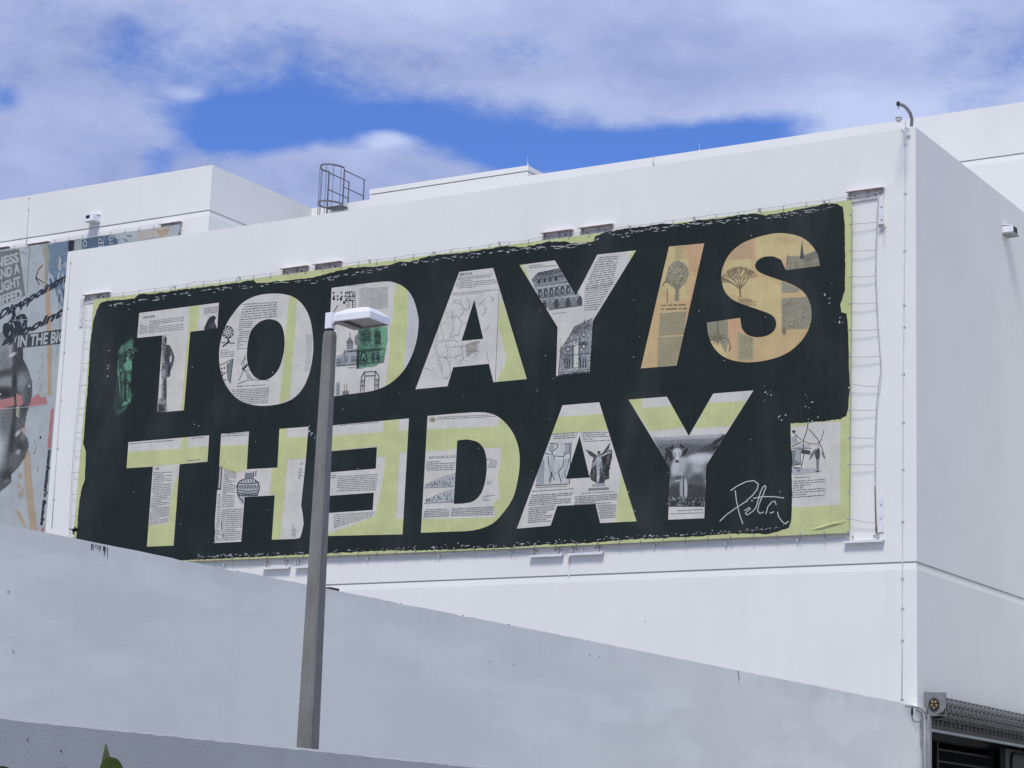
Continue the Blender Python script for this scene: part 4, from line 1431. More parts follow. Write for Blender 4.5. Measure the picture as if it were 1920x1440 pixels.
def branch(x, y, a_, ln, wd_, dep):
    x2, y2 = x + ln * math.cos(a_), y - ln * math.sin(a_)
    xm, ym = (x + x2) / 2 + random.uniform(-4, 4), (y + y2) / 2 + random.uniform(-4, 4)
    L.line(G, [(x, y), (xm, ym), (x2, y2)], wd_, P('gold_line'))
    if dep:
        for da_ in (-0.5, 0.05, 0.5):
            if random.random() < 0.85:
                branch(x2, y2, a_ + da_ * random.uniform(0.5, 1.2), ln * 0.68, wd_ * 0.72, dep - 1)


for a_ in (0.85, 1.2, 1.5, 1.8, 2.15, 2.5):
    branch(352, 885, a_, 68, 7, 3)
L.line(G, [(340, 965), (440, 970)], 5, P('gold_shade'))
L.pic += 1
# palm
for a_ in range(9):
    L.line(G, [(185, 1250), (185 + 62 * math.cos(a_ * 0.7), 1255 + 48 * math.sin(a_ * 0.7))], 8, P('gold_line'), True)
L.line(G, [(185, 1130), (180, 1300)], 8, P('gold_line'))
L.line(G, [(262, 1260), (280, 1320), (270, 1350)], 8, P('gold_line'))
L.finish()

tag(gw, kind='thing')
tag(lw, kind='thing')

# --- second row: T
L = letter([cr(C6, [(405, 357), (1010, 305), (997, 503), (788, 522), (743, 1132), (543, 1140), (588, 540), (390, 552)])], 'paper', 'letter T of THE with lime bars', C6)
L.poly(LM, [(400, 432), (790, 405), (812, 318), (850, 318), (848, 398), (1010, 385), (1000, 500), (790, 520), (600, 535), (385, 555)], P('lime'), 0.3)
L.poly(LM, [(780, 600), (760, 1140), (535, 1145), (555, 985), (700, 968), (730, 720)], P('lime'), 0.5)
L.words([(415, 362), (745, 335), (745, 350), (415, 378)], 1)
L.words([(875, 322), (1005, 310), (1005, 325), (875, 336)], 1)
L.text('VIE', (602, 565), (32, -3), (1, -16), P('line_ink'), fit=1, bold=0.01)
L.words([(595, 580), (738, 575), (700, 960), (560, 985)], 31)
L.words([(850, 490), (940, 480), (940, 496), (850, 506)], 1)
L.finish()

# --- H
L = letter([cr(C6, [(1100, 295), (1308, 277), (1292, 560), (1522, 547), (1537, 257), (1755, 240), (1735, 480), (1718, 650), (1706, 760), (1700, 830), (1712, 900), (1718, 970), (1706, 1030), (1690, 1075), (1650, 1082), (1480, 1088), (1502, 755), (1275, 768), (1250, 1103), (1045, 1113), (1055, 1040), (1052, 960), (1070, 720), (1085, 540)])], 'paper', 'letter H of THE with a patterned vase', C6)
L.poly(LM, [(1095, 383), (1305, 378), (1292, 565), (1200, 590), (1120, 560), (1080, 540)], P('lime'), 0.4)
L.poly(LM, [(1535, 255), (1592, 255), (1590, 322), (1755, 315), (1742, 478), (1600, 485), (1575, 760), (1540, 1090), (1478, 1090), (1500, 750), (1465, 745), (1480, 560), (1520, 540)], P('lime'), 0.3)
L.poly(G, [(1085, 540), (1110, 540), (1098, 715), (1068, 715)], P('tone_dark'))
L.poly(G, [(1092, 545), (1100, 545), (1090, 700), (1080, 700)], P('paper_grey'))
L.words([(1105, 290), (1300, 280), (1300, 310), (1105, 320)], 2)
L.words([(1125, 550), (1215, 580), (1195, 850), (1100, 850)], 20)
L.words([(1075, 740), (1100, 740), (1090, 1100), (1055, 1100)], 26)
L.words([(1105, 860), (1262, 850), (1250, 1090), (1090, 1100)], 16)
L.words([(1680, 550), (1732, 545), (1725, 630), (1678, 635)], 6)
L.text('VA', (1690, 528), (24, -3), (1, -15), P('line_ink'), fit=1, bold=0.01)
L.words([(1632, 985), (1668, 985), (1660, 1070), (1628, 1075)], 9)
L.pic += 1
L.blob(G, [(1285, 585), (1320, 575), (1340, 590), (1340, 630), (1385, 670), (1385, 720), (1350, 760), (1270, 770), (1268, 820), (1250, 815), (1225, 765), (1215, 700), (1235, 650), (1280, 630)], P('tone_pale'))
for q in ([(1222, 665), (1300, 670), (1385, 660)], [(1218, 715), (1300, 728), (1385, 715)], [(1215, 735), (1300, 745), (1380, 735)], [(1282, 632), (1342, 628)], [(1218, 700), (1216, 690), (1235, 650), (1282, 630), (1286, 585)], [(1218, 700), (1228, 760), (1250, 790)], [(1340, 630), (1380, 660), (1388, 700), (1372, 750)], [(1345, 575), (1342, 620)], [(1362, 570), (1358, 610)], [(1222, 755), (1375, 755)]):
    L.line(G, q, 7, P('line_ink'))
for k in range(7):
    x = 1228 + k * 25
    L.line(G, [(x - 8, 706), (x - 3, 682), (x + 6, 684), (x + 8, 704)], 6, P('line_ink'))
for k in range(6):
    x = 1238 + k * 24
    L.line(G, [(x - 7, 762), (x, 744), (x + 8, 758)], 5, P('line_ink'))
for k in range(6):
    x = 1250 + k * 21
    L.line(G, [(x, 640), (x + 6, 660)], 5, P('line_ink'))
L.line(G, [(1258, 785), (1262, 810)], 8, P('line_ink'))
L.poly(G, [(1288, 590), (1338, 585), (1336, 628), (1284, 630)], P('tone_mid'))
for pts in ([(1105, 950), (1100, 1010)], [(1115, 1050), (1120, 1065)], [(1045, 1060), (1052, 1110)]):
    L.line(G, pts, 5, P('line_ink'))
L.finish()

# --- E, mirrored
L = letter([[(602, 799)] + cr(C7, [(183, 310), (748, 258), (700, 1128), (145, 1140)]) + [(594, 1006), (597, 963)] + cr(C7, [(155, 967), (477, 945), (485, 815), (160, 838)]) + [(598, 931), (600, 887)] + cr(C7, [(165, 662), (500, 635), (508, 473), (178, 503)]) + [(601, 848)]], 'paper', 'mirrored letter E of THE partly behind the lamp post', C7)
L.poly(LM, [(80, 395), (555, 362), (560, 268), (678, 268), (672, 352), (745, 345), (735, 512), (680, 515), (650, 1012), (710, 1010), (700, 1130), (80, 1150), (180, 1110), (320, 1060), (490, 990), (545, 780), (575, 545), (510, 545), (505, 470), (80, 510)], P('lime'), 0.4)
L.words([(230, 305), (530, 280), (530, 292), (230, 318)], 1)
L.words([(215, 690), (515, 670), (500, 800), (205, 812)], 9)
L.words([(165, 680), (205, 680), (200, 710), (165, 712)], 2)
L.words([(185, 975), (495, 955), (470, 1000), (185, 1085)], 7)
L.line(G, [(395, 380), (390, 480)], 2, P('tone_pale'))
L.finish()

# --- D with a counter
do = [(802, 780)] + cat_open([(860, 775), (900, 773), (925, 777), (945, 790), (962.5, 812.5), (972.5, 840), (974.8, 867.5), (971, 900), (962.5, 932.5), (945, 960), (922.5, 982.5), (887.5, 994.5), (842.5, 997)]) + [(789.5, 999)]
di = [(857.5, 826)] + cat_open([(868, 824.5), (880, 824.5), (897.5, 830), (909, 845), (913, 870), (910.5, 900), (902.5, 925), (887.5, 940), (867.5, 944.5)]) + [(851, 945)]
L = letter([do, di], 'paper', 'second letter D, in DAY, over hillside engravings', C7)
L.poly(LM, [(870, 340), (1420, 318), (1430, 245), (1600, 330), (1600, 800), (1450, 1020), (1230, 1110), (830, 1125), (845, 1015), (1395, 1000), (1385, 900), (1430, 840), (1415, 700), (1445, 560), (1440, 478), (1310, 478), (1100, 490), (865, 505)], P('lime'), 0.4)
L.words([(960, 245), (1400, 225), (1400, 250), (960, 272)], 2)
L.oval(G, 925, 268, 28, 22, P('gold_grey'))
L.oval(G, 925, 268, 16, 9, P('tone_mid'))
L.text('ARCHÆOLOG', (895, 562), (200, -10), (2, -18), P('line_ink'), fit=1)
L.words([(880, 580), (1095, 568), (1085, 650), (872, 655)], 5)
L.words([(1330, 560), (1412, 552), (1405, 630), (1330, 635)], 5)
for yo in (0, 115):
    L.pic += 1
    L.poly(G, [(865, 775 + yo), (940, 730 + yo), (1100, 665 + yo), (1090, 765 + yo)], P('tone_pale'))
    L.line(G, [(870, 760 + yo), (960, 715 + yo), (1098, 668 + yo)], 3, P('tone_mid'))
    for k in range(34):
        u = random.random()
        x = lerp(872, 1085, u)
        y = random.uniform(lerp(760, 700, u), 770) + yo
        L.line(G, [(x, y), (x + random.uniform(-4, 4), y - random.uniform(6, 22))], 5, P('tone_mid') if random.random() < 0.6 else P('line_ink'))
    L.line(G, [(860, 780 + yo), (1085, 770 + yo)], 4, P('tone_mid'))
L.pic += 1
L.poly(G, [(1330, 735), (1370, 725), (1365, 748), (1330, 752)], P('tone_pale'))
L.pic += 1
L.poly(G, [(1300, 840), (1360, 870), (1300, 880)], P('tone_pale'))
L.words([(1310, 838), (1390, 830), (1390, 840), (1310, 850)], 1)
L.words([(862, 938), (1055, 930), (1050, 995), (858, 1005)], 5)
L.words([(1068, 930), (1385, 915), (1380, 985), (1065, 995)], 5)
L.finish()

# --- A of the second DAY
L = letter([cr(C8, [(380, 240), (655, 217), (935, 1110), (662, 1123), (628, 980), (340, 995), (290, 1143), (37, 1165)]), cr(C8, [(508, 467), (583, 782), (405, 792)])], 'paper', 'second letter A, in DAY, with engraved figures', C8)
L.poly(LM, [(330, 328), (680, 304), (760, 425), (640, 432), (505, 440), (290, 455)], P('lime'), 0.3)
L.poly(LM, [(820, 740), (940, 1112), (775, 1118), (800, 900)], P('lime'), 0.4)
L.words([(290, 455), (495, 435), (480, 490), (280, 500)], 3)
L.words([(515, 440), (740, 435), (745, 510), (540, 520)], 5)
L.poly(G, [(275, 520), (450, 515), (430, 830), (175, 842)], P('paper_grey'))
for pts in ([(175, 842), (430, 830)], [(445, 515), (430, 830)], [(285, 525), (345, 530), (340, 560), (300, 590), (280, 570)], [(300, 590), (320, 640), (300, 720), (280, 810)], [(250, 600), (300, 610)], [(320, 620), (390, 625), (410, 560)], [(270, 620), (280, 700), (320, 800)], [(200, 660), (185, 835)], [(225, 640), (210, 835)],
            [(395, 530), (435, 530), (430, 600), (395, 600)], [(390, 640), (380, 700), (350, 740), (370, 820)], [(430, 640), (410, 720)], [(240, 650), (235, 830)], [(300, 740), (290, 820)], [(395, 720), (400, 780)]):
    L.line(G, pts, 6, P('line_ink'))
L.poly(G, [(195, 690), (240, 640), (238, 830), (180, 838)], P('tone_soft'))
L.poly(G, [(400, 535), (430, 535), (425, 590), (400, 590)], P('tone_soft'))
L.oval(G, 300, 555, 20, 24, P('tone_soft'))
for pts in ([(285, 620), (300, 610), (318, 640), (310, 740), (280, 740)], [(390, 640), (425, 640), (415, 730), (385, 780)]):
    L.poly(G, pts, P('tone_pale'))
for k in range(40):
    x, y = random.uniform(200, 425), random.uniform(640, 825)
    L.line(G, [(x, y), (x + random.uniform(-3, 3), y + random.uniform(8, 18))], 3, P('tone_mid'))
L.pic += 1
# winged statue
L.poly(G, [(552, 570), (600, 590), (645, 620), (620, 635), (585, 615)], P('tone_dark'))
L.poly(G, [(738, 518), (730, 560), (690, 610), (665, 615), (700, 570)], P('tone_dark'))
robe = [(600, 690), (610, 640), (640, 615), (640, 585), (662, 582), (668, 610), (735, 572), (752, 575), (750, 640), (735, 700), (728, 790), (700, 800), (690, 842), (655, 832), (600, 805), (583, 775), (595, 720)]
L.raster(G, 582, 572, 754, 844, 5.5, robe, [
    (700, 690, 46, 110, 0.1, 0.13, 0.3), (610, 730, 26, 80, 0, 0.2, 0.4), (720, 650, 10, 60, 0.2, 0.35, 0.6), (690, 740, 8, 70, 0.1, 0.32, 0.5), (615, 740, 6, 60, 0.1, 0.42, 0.5), (655, 690, 24, 90, -0.05, 0.66, 0.25), (648, 760, 10, 70, 0.05, 0.82, 0.4), (668, 770, 6, 60, -0.1, 0.2, 0.5),
    (652, 655, 20, 26, 0, 0.78, 0.4), (652, 598, 13, 18, 0, 0.5, 0.3), (652, 590, 14, 9, 0, 0.15, 0.4), (706, 604, 48, 7, -0.45, 0.8, 0.35), (620, 675, 9, 36, 0.5, 0.7, 0.35), (670, 830, 20, 10, 0, 0.4, 0.4)], 0.3, 8, 0.12)
L.poly(G, [(605, 830), (700, 825), (705, 845), (600, 850)], P('tone_soft'))
L.poly(G, [(575, 862), (728, 855), (730, 872), (572, 880)], P('tone_mid'))
L.words([(180, 850), (410, 840), (410, 852), (180, 862)], 1)
L.words([(150, 880), (460, 860), (460, 872), (150, 892)], 1)
L.words([(525, 895), (765, 882), (765, 894), (525, 906)], 1)
L.words([(150, 910), (460, 890), (440, 975), (120, 1000)], 6)
L.words([(475, 920), (790, 900), (785, 975), (470, 990)], 6)
L.words([(130, 1005), (330, 985), (290, 1115), (120, 1125)], 9)
L.words([(640, 985), (785, 980), (775, 1085), (665, 1090)], 8)
L.finish()

# --- Y of the second DAY
L = letter([cr(C8, [(875, 198), (1162, 175), (1327, 470), (1510, 152), (1812, 128), (1457, 690), (1443, 1087), (1172, 1098), (1188, 712)])], 'paper', 'second letter Y, in DAY, with a grey photograph of a ram', C8)
L.poly(LM, [(870, 195), (978, 192), (980, 260), (1215, 242), (1300, 405), (1030, 435)], P('lime'), 0.3)
L.poly(LM, [(1470, 225), (1760, 205), (1640, 395), (1365, 412)], P('lime'), 0.3)
frame_ = [(1060, 482), (1320, 470), (1610, 455), (1560, 560), (1456, 692), (1446, 1000), (1172, 1005), (1186, 712), (1100, 570)]
L.raster(G, 1060, 455, 1612, 1006, 5.2, frame_, [
    (1330, 505, 330, 40, -0.04, 0.58, 0.5), (1330, 480, 330, 14, -0.04, 0.8, 0.6), (1330, 560, 260, 34, 0, 0.42, 0.5), (1500, 555, 90, 26, -0.3, 0.28, 0.5), (1545, 505, 48, 12, -0.5, 0.12, 0.4), (1530, 560, 30, 14, -0.4, 0.15, 0.4), (1590, 475, 30, 12, -0.5, 0.12, 0.4),
    (1330, 690, 300, 110, 0, 0.36, 0.4), (1330, 890, 200, 70, 0, 0.25, 0.4), (1310, 975, 190, 40, 0, 0.17, 0.4),
    (1420, 700, 140, 100, -0.05, 0.78, 0.18), (1430, 640, 120, 36, -0.03, 0.92, 0.5), (1420, 790, 110, 42, 0, 0.36, 0.6), (1470, 740, 40, 70, 0, 0.55, 0.6),
    (1270, 720, 76, 92, 0.25, 0.80, 0.16), (1230, 690, 28, 60, 0.2, 0.9, 0.5), (1320, 740, 30, 70, 0.2, 0.55, 0.6), (1262, 790, 54, 22, 0.1, 0.34, 0.6),
    (1275, 860, 17, 80, 0.02, 0.72, 0.25), (1302, 860, 15, 76, -0.03, 0.84, 0.25), (1288, 860, 4, 80, 0, 0.15, 0.5), (1270, 940, 12, 12, 0, 0.3, 0.4), (1246, 805, 26, 5, -0.2, 0.85, 0.3),
    (1240, 595, 34, 34, 0, 0.9, 0.16), (1240, 628, 22, 40, 0, 0.95, 0.18), (1225, 628, 6, 30, 0.15, 0.62, 0.6), (1257, 620, 6, 32, -0.1, 0.7, 0.6), (1240, 657, 13, 7, 0, 0.12, 0.3), (1240, 668, 18, 5, 0, 0.45, 0.5), (1218, 600, 5, 4, 0, 0.03, 0.3), (1262, 598, 5, 4, 0, 0.03, 0.3),
    (1196, 556, 20, 14, -0.5, 0.1, 0.25), (1276, 545, 19, 14, 0.5, 0.1, 0.25), (1192, 548, 6, 4, 0, 0.6, 0.4), (1280, 538, 6, 4, 0, 0.6, 0.4),
    (1178, 585, 34, 10, 0.75, 0.14, 0.25), (1158, 620, 9, 38, 0.1, 0.17, 0.25), (1188, 620, 14, 36, -0.4, 0.1, 0.3), (1298, 590, 13, 34, 0.6, 0.12, 0.25)], 0.55, 5, 0.03)
for k in range(80):
    x, y = random.uniform(1178, 1445), random.uniform(940, 998)
    L.line(G, [(x, y), (x + random.uniform(-9, 9), y - random.uniform(5, 18))], 4, random.choice((P('tone_pale'), P('tone_mid'), P('line_ink'), P('tone_soft'))))
L.words([(1240, 1025), (1430, 1015), (1430, 1028), (1240, 1038)], 1)
L.words([(1190, 1048), (1440, 1040), (1440, 1052), (1190, 1060)], 1)
L.finish()

# hooks along the banner's top and bottom edge, eyelets on its right edge
hk = MB()
hk.tube([(0, 0, -0.02), (0, -0.02, 0.03), (0, 0.0, 0.07), (0, 0.05, 0.095)], 0.009, M_WIRE, 5)
hk.box(-0.014, 0.014, -0.012, 0.004, -0.045, -0.015, M_DULL)
h0 = hk.build('hook')
hm = h0.data
bpy.data.objects.remove(h0)


def add_hook(x, z, up):
    o = bpy.data.objects.new('hook', hm)
    COL.objects.link(o)
    o.parent = banner
    o.matrix_parent_inverse = WORLD[banner.name].inverted()
    o.location = (x, YBAN - 0.008, z)
    if not up:
        o.rotation_euler = (0, math.pi, 0)
    return o


tl, tr = onY(182, 560, YBAN), onY(1586, 376.5, YBAN)
bl, br = onY(352, 1052.5, YBAN), onY(1582, 999.5, YBAN)
for k in range(39):
    u = (k + 0.7) / 39.4
    add_hook(lerp(tl.x, tr.x, u), lerp(tl.z, tr.z, u) - 0.01, True)
for k in range(32):
    u = (k + 0.6) / 32.4
    add_hook(lerp(bl.x, br.x, u), lerp(bl.z, br.z, u) + 0.015, False)
for y in (403, 420, 469, 519, 569, 618, 668, 727, 769, 820, 870, 922, 972, 997):
    p = onY(1596.5 - (y - 375) * 0.0072 - 1.8, y, YBAN)
    m = MB()
    m.lathe((p.x, YBAN - 0.004, p.z), (0, -1, 0), [(0, 0.022), (0.008, 0.022), (0.012, 0.012)], M_DULL, 8)
    m.build('eyelet', banner)
# wrinkle in the slack lower right corner
m = MB()
p, q = onY(1520, 995, YBAN), onY(1586, 976, YBAN)
pts = [Vector((lerp(p.x, q.x, t_), YBAN, lerp(p.z, q.z, t_))) for t_ in (0, 0.3, 0.65, 1)]
v = []
for i, c_ in enumerate(pts):
    s_ = (0.002, 0.035, 0.04, 0.01)[i]
    v += [c_ + Vector((0.01, -0.001, 0.045)), c_ + Vector((0, -s_, 0)), c_ + Vector((-0.01, -0.001, -0.06))]
m.add(v, [(i * 3 + j, i * 3 + j + 1, i * 3 + j + 4, i * 3 + j + 3) for i in range(3) for j in range(2)], P('lime'))
m.build('crease', banner)

# edge cables and lacing
def cable(pts, r_, mat, name, parent):
    mb = MB()
    mb.tube(pts, r_, mat, 5)
    return mb.build(name, parent, True)


side = thing('tension_cable', 'right hand vertical cable with thin ropes lacing the banner edge beside the corner', 'cable', onY(1643, 700, -0.12), 'banner tension cables')
vc = [(1647, 364), (1645, 400), (1642, 470), (1641.5, 520), (1645, 600), (1649, 650), (1652, 690), (1648, 720), (1643.5, 760), (1641, 820), (1640.5, 900), (1642, 960), (1645, 1003)]
cable([onY(x, y, -0.10) for x, y in vc], 0.011, M_DULL, 'cable', side)


def vx(y):
    for a_, b_ in zip(vc, vc[1:]):
        if a_[1] <= y <= b_[1]:
            return lerp(a_[0], b_[0], (y - a_[1]) / (b_[1] - a_[1]))
    return vc[-1][0]


for ya, yb_ in ((420, 416), (469.5, 469), (518.5, 518), (569, 568), (619, 618), (669, 668), (720, 725), (768, 769), (820, 821.5), (870, 871), (973, 981)):
    p, q = onY(1594, ya, YBAN - 0.006), onY(vx(yb_), yb_, -0.10)
    mid = (p + q) / 2 + Vector((0, 0, -0.015))
    cable([p, mid, q], 0.007, M_ROPE, 'lacing_rope', side)
m = MB()
p, q = onY(1640.5, 912, -0.11), onY(1642.5, 1000, -0.11)
m.tube([p, q], 0.015, M_RUST, 6)
m.build('turnbuckle', side)
m = MB()
p, q = onY(1587, 372, -0.10), onY(1648, 361, -0.10)
m.tube([p, q], 0.014, M_DULL, 5)
m.build('top_cable', side)

side2 = thing('tension_cable', 'left hand vertical cable with thin ropes lacing the banner edge above the grey wall', 'cable', onY(150, 760, -0.12), 'banner tension cables')
vc2 = [(160.5, 565), (157, 620), (153, 680), (146, 760), (140, 815), (136, 870), (133, 930), (130, 1000), (128, 1040)]
cable([onY(x, y, -0.10) for x, y in vc2], 0.008, M_ROPE, 'cable', side2)
for y in (600, 641, 681, 722, 765, 810, 845, 885, 926, 967, 1008):
    x0 = next(lerp(a_[0], b_[0], (y - a_[1]) / (b_[1] - a_[1])) for a_, b_ in zip(vc2, vc2[1:]) if a_[1] <= y <= b_[1])
    x1 = 175.5 - (y - 561) * 0.0833
    p, q = onY(x0, y + 1, -0.10), onY(x1 + 1, y - 0.6, YBAN - 0.006)
    cable([p, (p + q) / 2 + Vector((0, 0, -0.012)), q], 0.007, M_ROPE, 'lacing_rope', side2)


def wire_run(name, label, pts, n_anchor):
    P3 = [onY(x, y, -0.05) for x, y in pts]
    t_ = thing(name, label, 'cable', P3[0], 'banner edge wires')
    mb = MB()
    mb.tube(P3, 0.0045, M_ROPE, 4)
    mb.build('wire', t_)
    for k, p in enumerate(P3):
        if k % n_anchor == 0:
            mb = MB()
            mb.box(p.x - 0.02, p.x + 0.02, -0.075, -0.002, p.z - 0.03, p.z + 0.03, M_CLIP)
            mb.build('anchor', t_)
    return t_


def edge_pts(x0, x1, n_, off, a_, b_):
    outp = []
    for k in range(n_ + 1):
        x = lerp(x0, x1, k / n_)
        y = a_ + (x - 175) * b_ + off + random.uniform(-1.2, 1.2) + (1.0 if k % 2 else -1.2)
        outp.append((x, y))
    return outp


wire_run('edge_wire', 'thin wire strung along the top edge of the black lettered banner', edge_pts(205, 1585, 34, -5.5, 561.5, -0.1312), 3)
wire_run('edge_wire', 'thin wire strung along the bottom edge of the black lettered banner', edge_pts(420, 1585, 26, 10.0, 1060.5, -0.0436), 3)


# ------------------------------------------------------------------ steel brackets
def bracket(x0, y0, x1, y1, label, top=True, plane=0.0, hplate=0.24, reach=0.13, matl=None, extra=None):
    p, q = onY(x0, y0, plane - reach), onY(x1, y1, plane - reach)
    z = (p.z + q.z) / 2
    xa, xb = p.x, q.x
    t_ = thing('bracket', label, 'bracket', ((xa + xb) / 2, plane, z), 'steel brackets at the banner edges')
    mb = MB()
    if top:
        mb.box(xa, xb, plane - reach, plane - 0.0015, z, z + 0.02, M_STEELW)
        mb.box(xa, xb, plane - reach, plane - reach + 0.012, z - 0.022, z - 0.001, M_RUST)
    else:
        mb.box(xa, xb, plane - reach, plane - 0.0015, z - 0.02, z, M_STEELW)
        mb.box(xa, xb, plane - reach, plane - reach + 0.014, z - 0.055, z - 0.021, M_STEELW)
    mb.build('angle_bar', t_)
    mb = MB()
    if top:
        mb.box(xa + 0.02, xb - 0.02, plane - 0.022, plane - 0.003, z - hplate, z - 0.002, M_STEEL)
    else:
        mb.box(xb - 0.28, xb - 0.05, plane - 0.022, plane - 0.003, z + 0.002, z + hplate * 0.5, M_STEELW)
    mb.build('back_plate', t_)
    s_ = -1 if top else 1
    for k in (0.08, 0.55, 0.9) if top else (0.1, 0.86):
        xx = lerp(xa, xb, k)
        mb = MB()
        mb.prism([(xx - 0.012, plane - 0.023, z + s_ * 0.003), (xx - 0.012, plane - reach + 0.02, z + s_ * 0.06), (xx - 0.012, plane - 0.023, z + s_ * hplate * 0.8)], (0.024, 0, 0), M_DULL)
        mb.build('gusset', t_)
    for k in (0.2, 0.75):
        xx = lerp(xa, xb, k)
        mb = MB()
        mb.lathe((xx, plane - 0.023, z + s_ * hplate * 0.45), (0, -1, 0), [(0, 0.024), (0.03, 0.024), (0.04, 0.012)], M_RUST if top else M_DULL, 6)
        mb.build('bolt', t_)
    return t_


bracket(525, 504, 575.5, 497.5, 'steel bracket above the banner edge over letter O, left of its pair')
bracket(586, 496, 638, 489, 'steel bracket above the banner edge over letter D, next to the lamp')
bracket(1013.5, 437, 1071.5, 429.5, 'steel bracket above the banner edge at the left arm of upper letter Y')
bracket(1084.5, 427.5, 1147, 419, 'steel bracket above the banner edge at the right arm of upper letter Y')
bk = bracket(154, 553.5, 203, 547.5, 'steel corner bracket at the top left corner of the black banner')
p, q = onY(153, 556, -0.03), onY(154.5, 612, -0.03)
mb = MB()
mb.box(p.x - 0.02, p.x + 0.11, -0.035, -0.004, q.z, p.z - 0.06, M_STEEL)
mb.build('upright_plate', bk)
bk = bracket(1586, 360.5, 1655.5, 350, 'rust edged steel corner bracket at the top right corner of the black banner')
p, q = onY(1647, 360, -0.03), onY(1647, 422, -0.03)
mb = MB()
mb.box(p.x, p.x + 0.13, -0.04, -0.004, q.z, p.z - 0.06, M_STEELW)
mb.build('upright_plate', bk)
mb = MB()
mb.box(p.x + 0.03, p.x + 0.16, -0.13, -0.0405, q.z - 0.03, q.z - 0.005, M_DULL)
mb.build('foot_plate', bk)
for yy in (388, 412):
    b_ = onY(1653, yy, -0.041)
    mb = MB()
    mb.lathe(b_, (0, -1, 0), [(0, 0.018), (0.02, 0.016)], M_RUST, 6)
    mb.build('bolt', bk)
mb = MB()
mb.add([(p.x + 0.08, -0.004, q.z - 0.04), (p.x + 0.19, -0.004, q.z - 0.04), (p.x + 0.17, -0.004, q.z - 0.75), (p.x + 0.11, -0.004, q.z - 0.75)], [(0, 1, 2, 3)], M_STAIN)
mb.build('rust_stain', bk)
bk = bracket(1581, 1015, 1655, 1010, 'steel corner bracket at the bottom right corner of the black banner', False)
p, q = onY(1648, 931, -0.03), onY(1648, 998, -0.03)
mb = MB()
mb.box(p.x, p.x + 0.11, -0.03, -0.004, q.z, p.z, M_STEELW)
mb.build('upright_plate', bk)
for yy in (946, 972):
    b_ = onY(1652, yy, -0.031)
    mb = MB()
    mb.lathe(b_, (0, -1, 0), [(0, 0.018), (0.02, 0.016)], M_DULL, 6)
    mb.build('bolt', bk)
bracket(490, 1065, 540.5, 1061, 'steel bracket under the banner edge left of the lamp post', False)
bracket(551, 1062.5, 604, 1058.5, 'steel bracket under the banner edge right behind the lamp post', False)
bracket(991, 1041.5, 1053, 1038, 'steel bracket under the banner edge below the left foot of lower letter A', False)
bk = bracket(1064, 1038, 1129, 1034, 'steel bracket under the banner edge below the right foot of lower letter A', False)
for xx, bw in ((1065, 0.08),):
    p = onY(xx, 1044, -0.004)
    mb = MB()
    mb.add([(p.x, -0.004, p.z), (p.x + bw, -0.004, p.z), (p.x + bw * 0.7, -0.004, p.z - 0.5), (p.x + bw * 0.3, -0.004, p.z - 0.5)], [(0, 1, 2, 3)], M_STAIN)
    mb.build('rust_stain', bk)

# ------------------------------------------------------------------ lightning conductors and rods
def conductor(pts, plane, label, r_, clips, mat=M_COND):
    P3 = [onY(x, y, plane - r_ - 0.012) for x, y in pts]
    t_ = thing('conductor_cable', label, 'cable', P3[0], 'conductor cables down the walls')
    mb = MB()
    mb.tube(P3, r_, mat, 6)
    mb.build('cable', t_, True)
    for y in clips:
        i = next((k for k in range(len(pts) - 1) if min(pts[k][1], pts[k + 1][1]) <= y <= max(pts[k][1], pts[k + 1][1])), 0)
        a_, b_ = pts[i], pts[i + 1]
        x = lerp(a_[0], b_[0], (y - a_[1]) / (b_[1] - a_[1]))
        p = onY(x, y, plane - 0.03)
        mb = MB()
        mb.box(p.x - 0.034, p.x + 0.034, plane - 0.03, plane - 0.0015, p.z - 0.01, p.z + 0.01, M_CLIP)
        mb.build('clip', t_)
    return t_


conductor([(1690, 240), (1693.5, 246), (1697, 262), (1696.5, 400), (1694.5, 600), (1693, 800), (1692, 1000), (1691.5, 1200), (1691, 1312)], 0.0,
          'thin painted conductor cable down the facade beside its right corner', 0.011, (270, 362, 469, 571, 612, 700, 791, 879, 977, 1084, 1140, 1200, 1310))
conductor([(132.5, 477), (127, 560), (118, 680), (111, 780), (104, 880), (97, 990)], 0.0, 'thin painted conductor cable down the left edge of the front block', 0.010, (492, 577, 660, 749, 840, 935))
conductor([(53.5, 370), (52, 410), (50.5, 440), (49, 455)], YW, 'thin conductor cable on the upper left wing above the mural', 0.012, (371, 393))


def rod(x, y0, y1, plane, label):
    p = onY(x, y1, plane)
    q = onY(x, y0, plane)
    t_ = thing('lightning_rod', label, 'lightning rod', p, 'lightning rods on the roof edges')
    mb = MB()
    mb.tube([p - Vector((0, 0, 0.12)), q], 0.008, M_CLIP, 5)
    mb.build('rod', t_)
    mb = MB()
    mb.lathe(p - Vector((0, 0, 0.03)), (0, 0, 1), [(0, 0.04), (0.05, 0.03), (0.09, 0.014)], M_CLIP, 6)
    mb.build('base', t_)


rod(989.5, 295, 310, YB + 0.3, 'lightning rod on the corner of the raised roof block')
rod(1225, 291, 306, YB - 0.02, 'lightning rod on the roof edge above the middle of the banner')
rod(1311.5, 269, 283, YB + 0.3, 'lightning rod on the roof edge above the letter S')
rod(383, 300, 314, YW + 0.2, 'lightning rod on the roof corner of the left wing')
rod(1698, 225, 240, 0.15, 'lightning rod on the front block corner beside the curved camera pole')

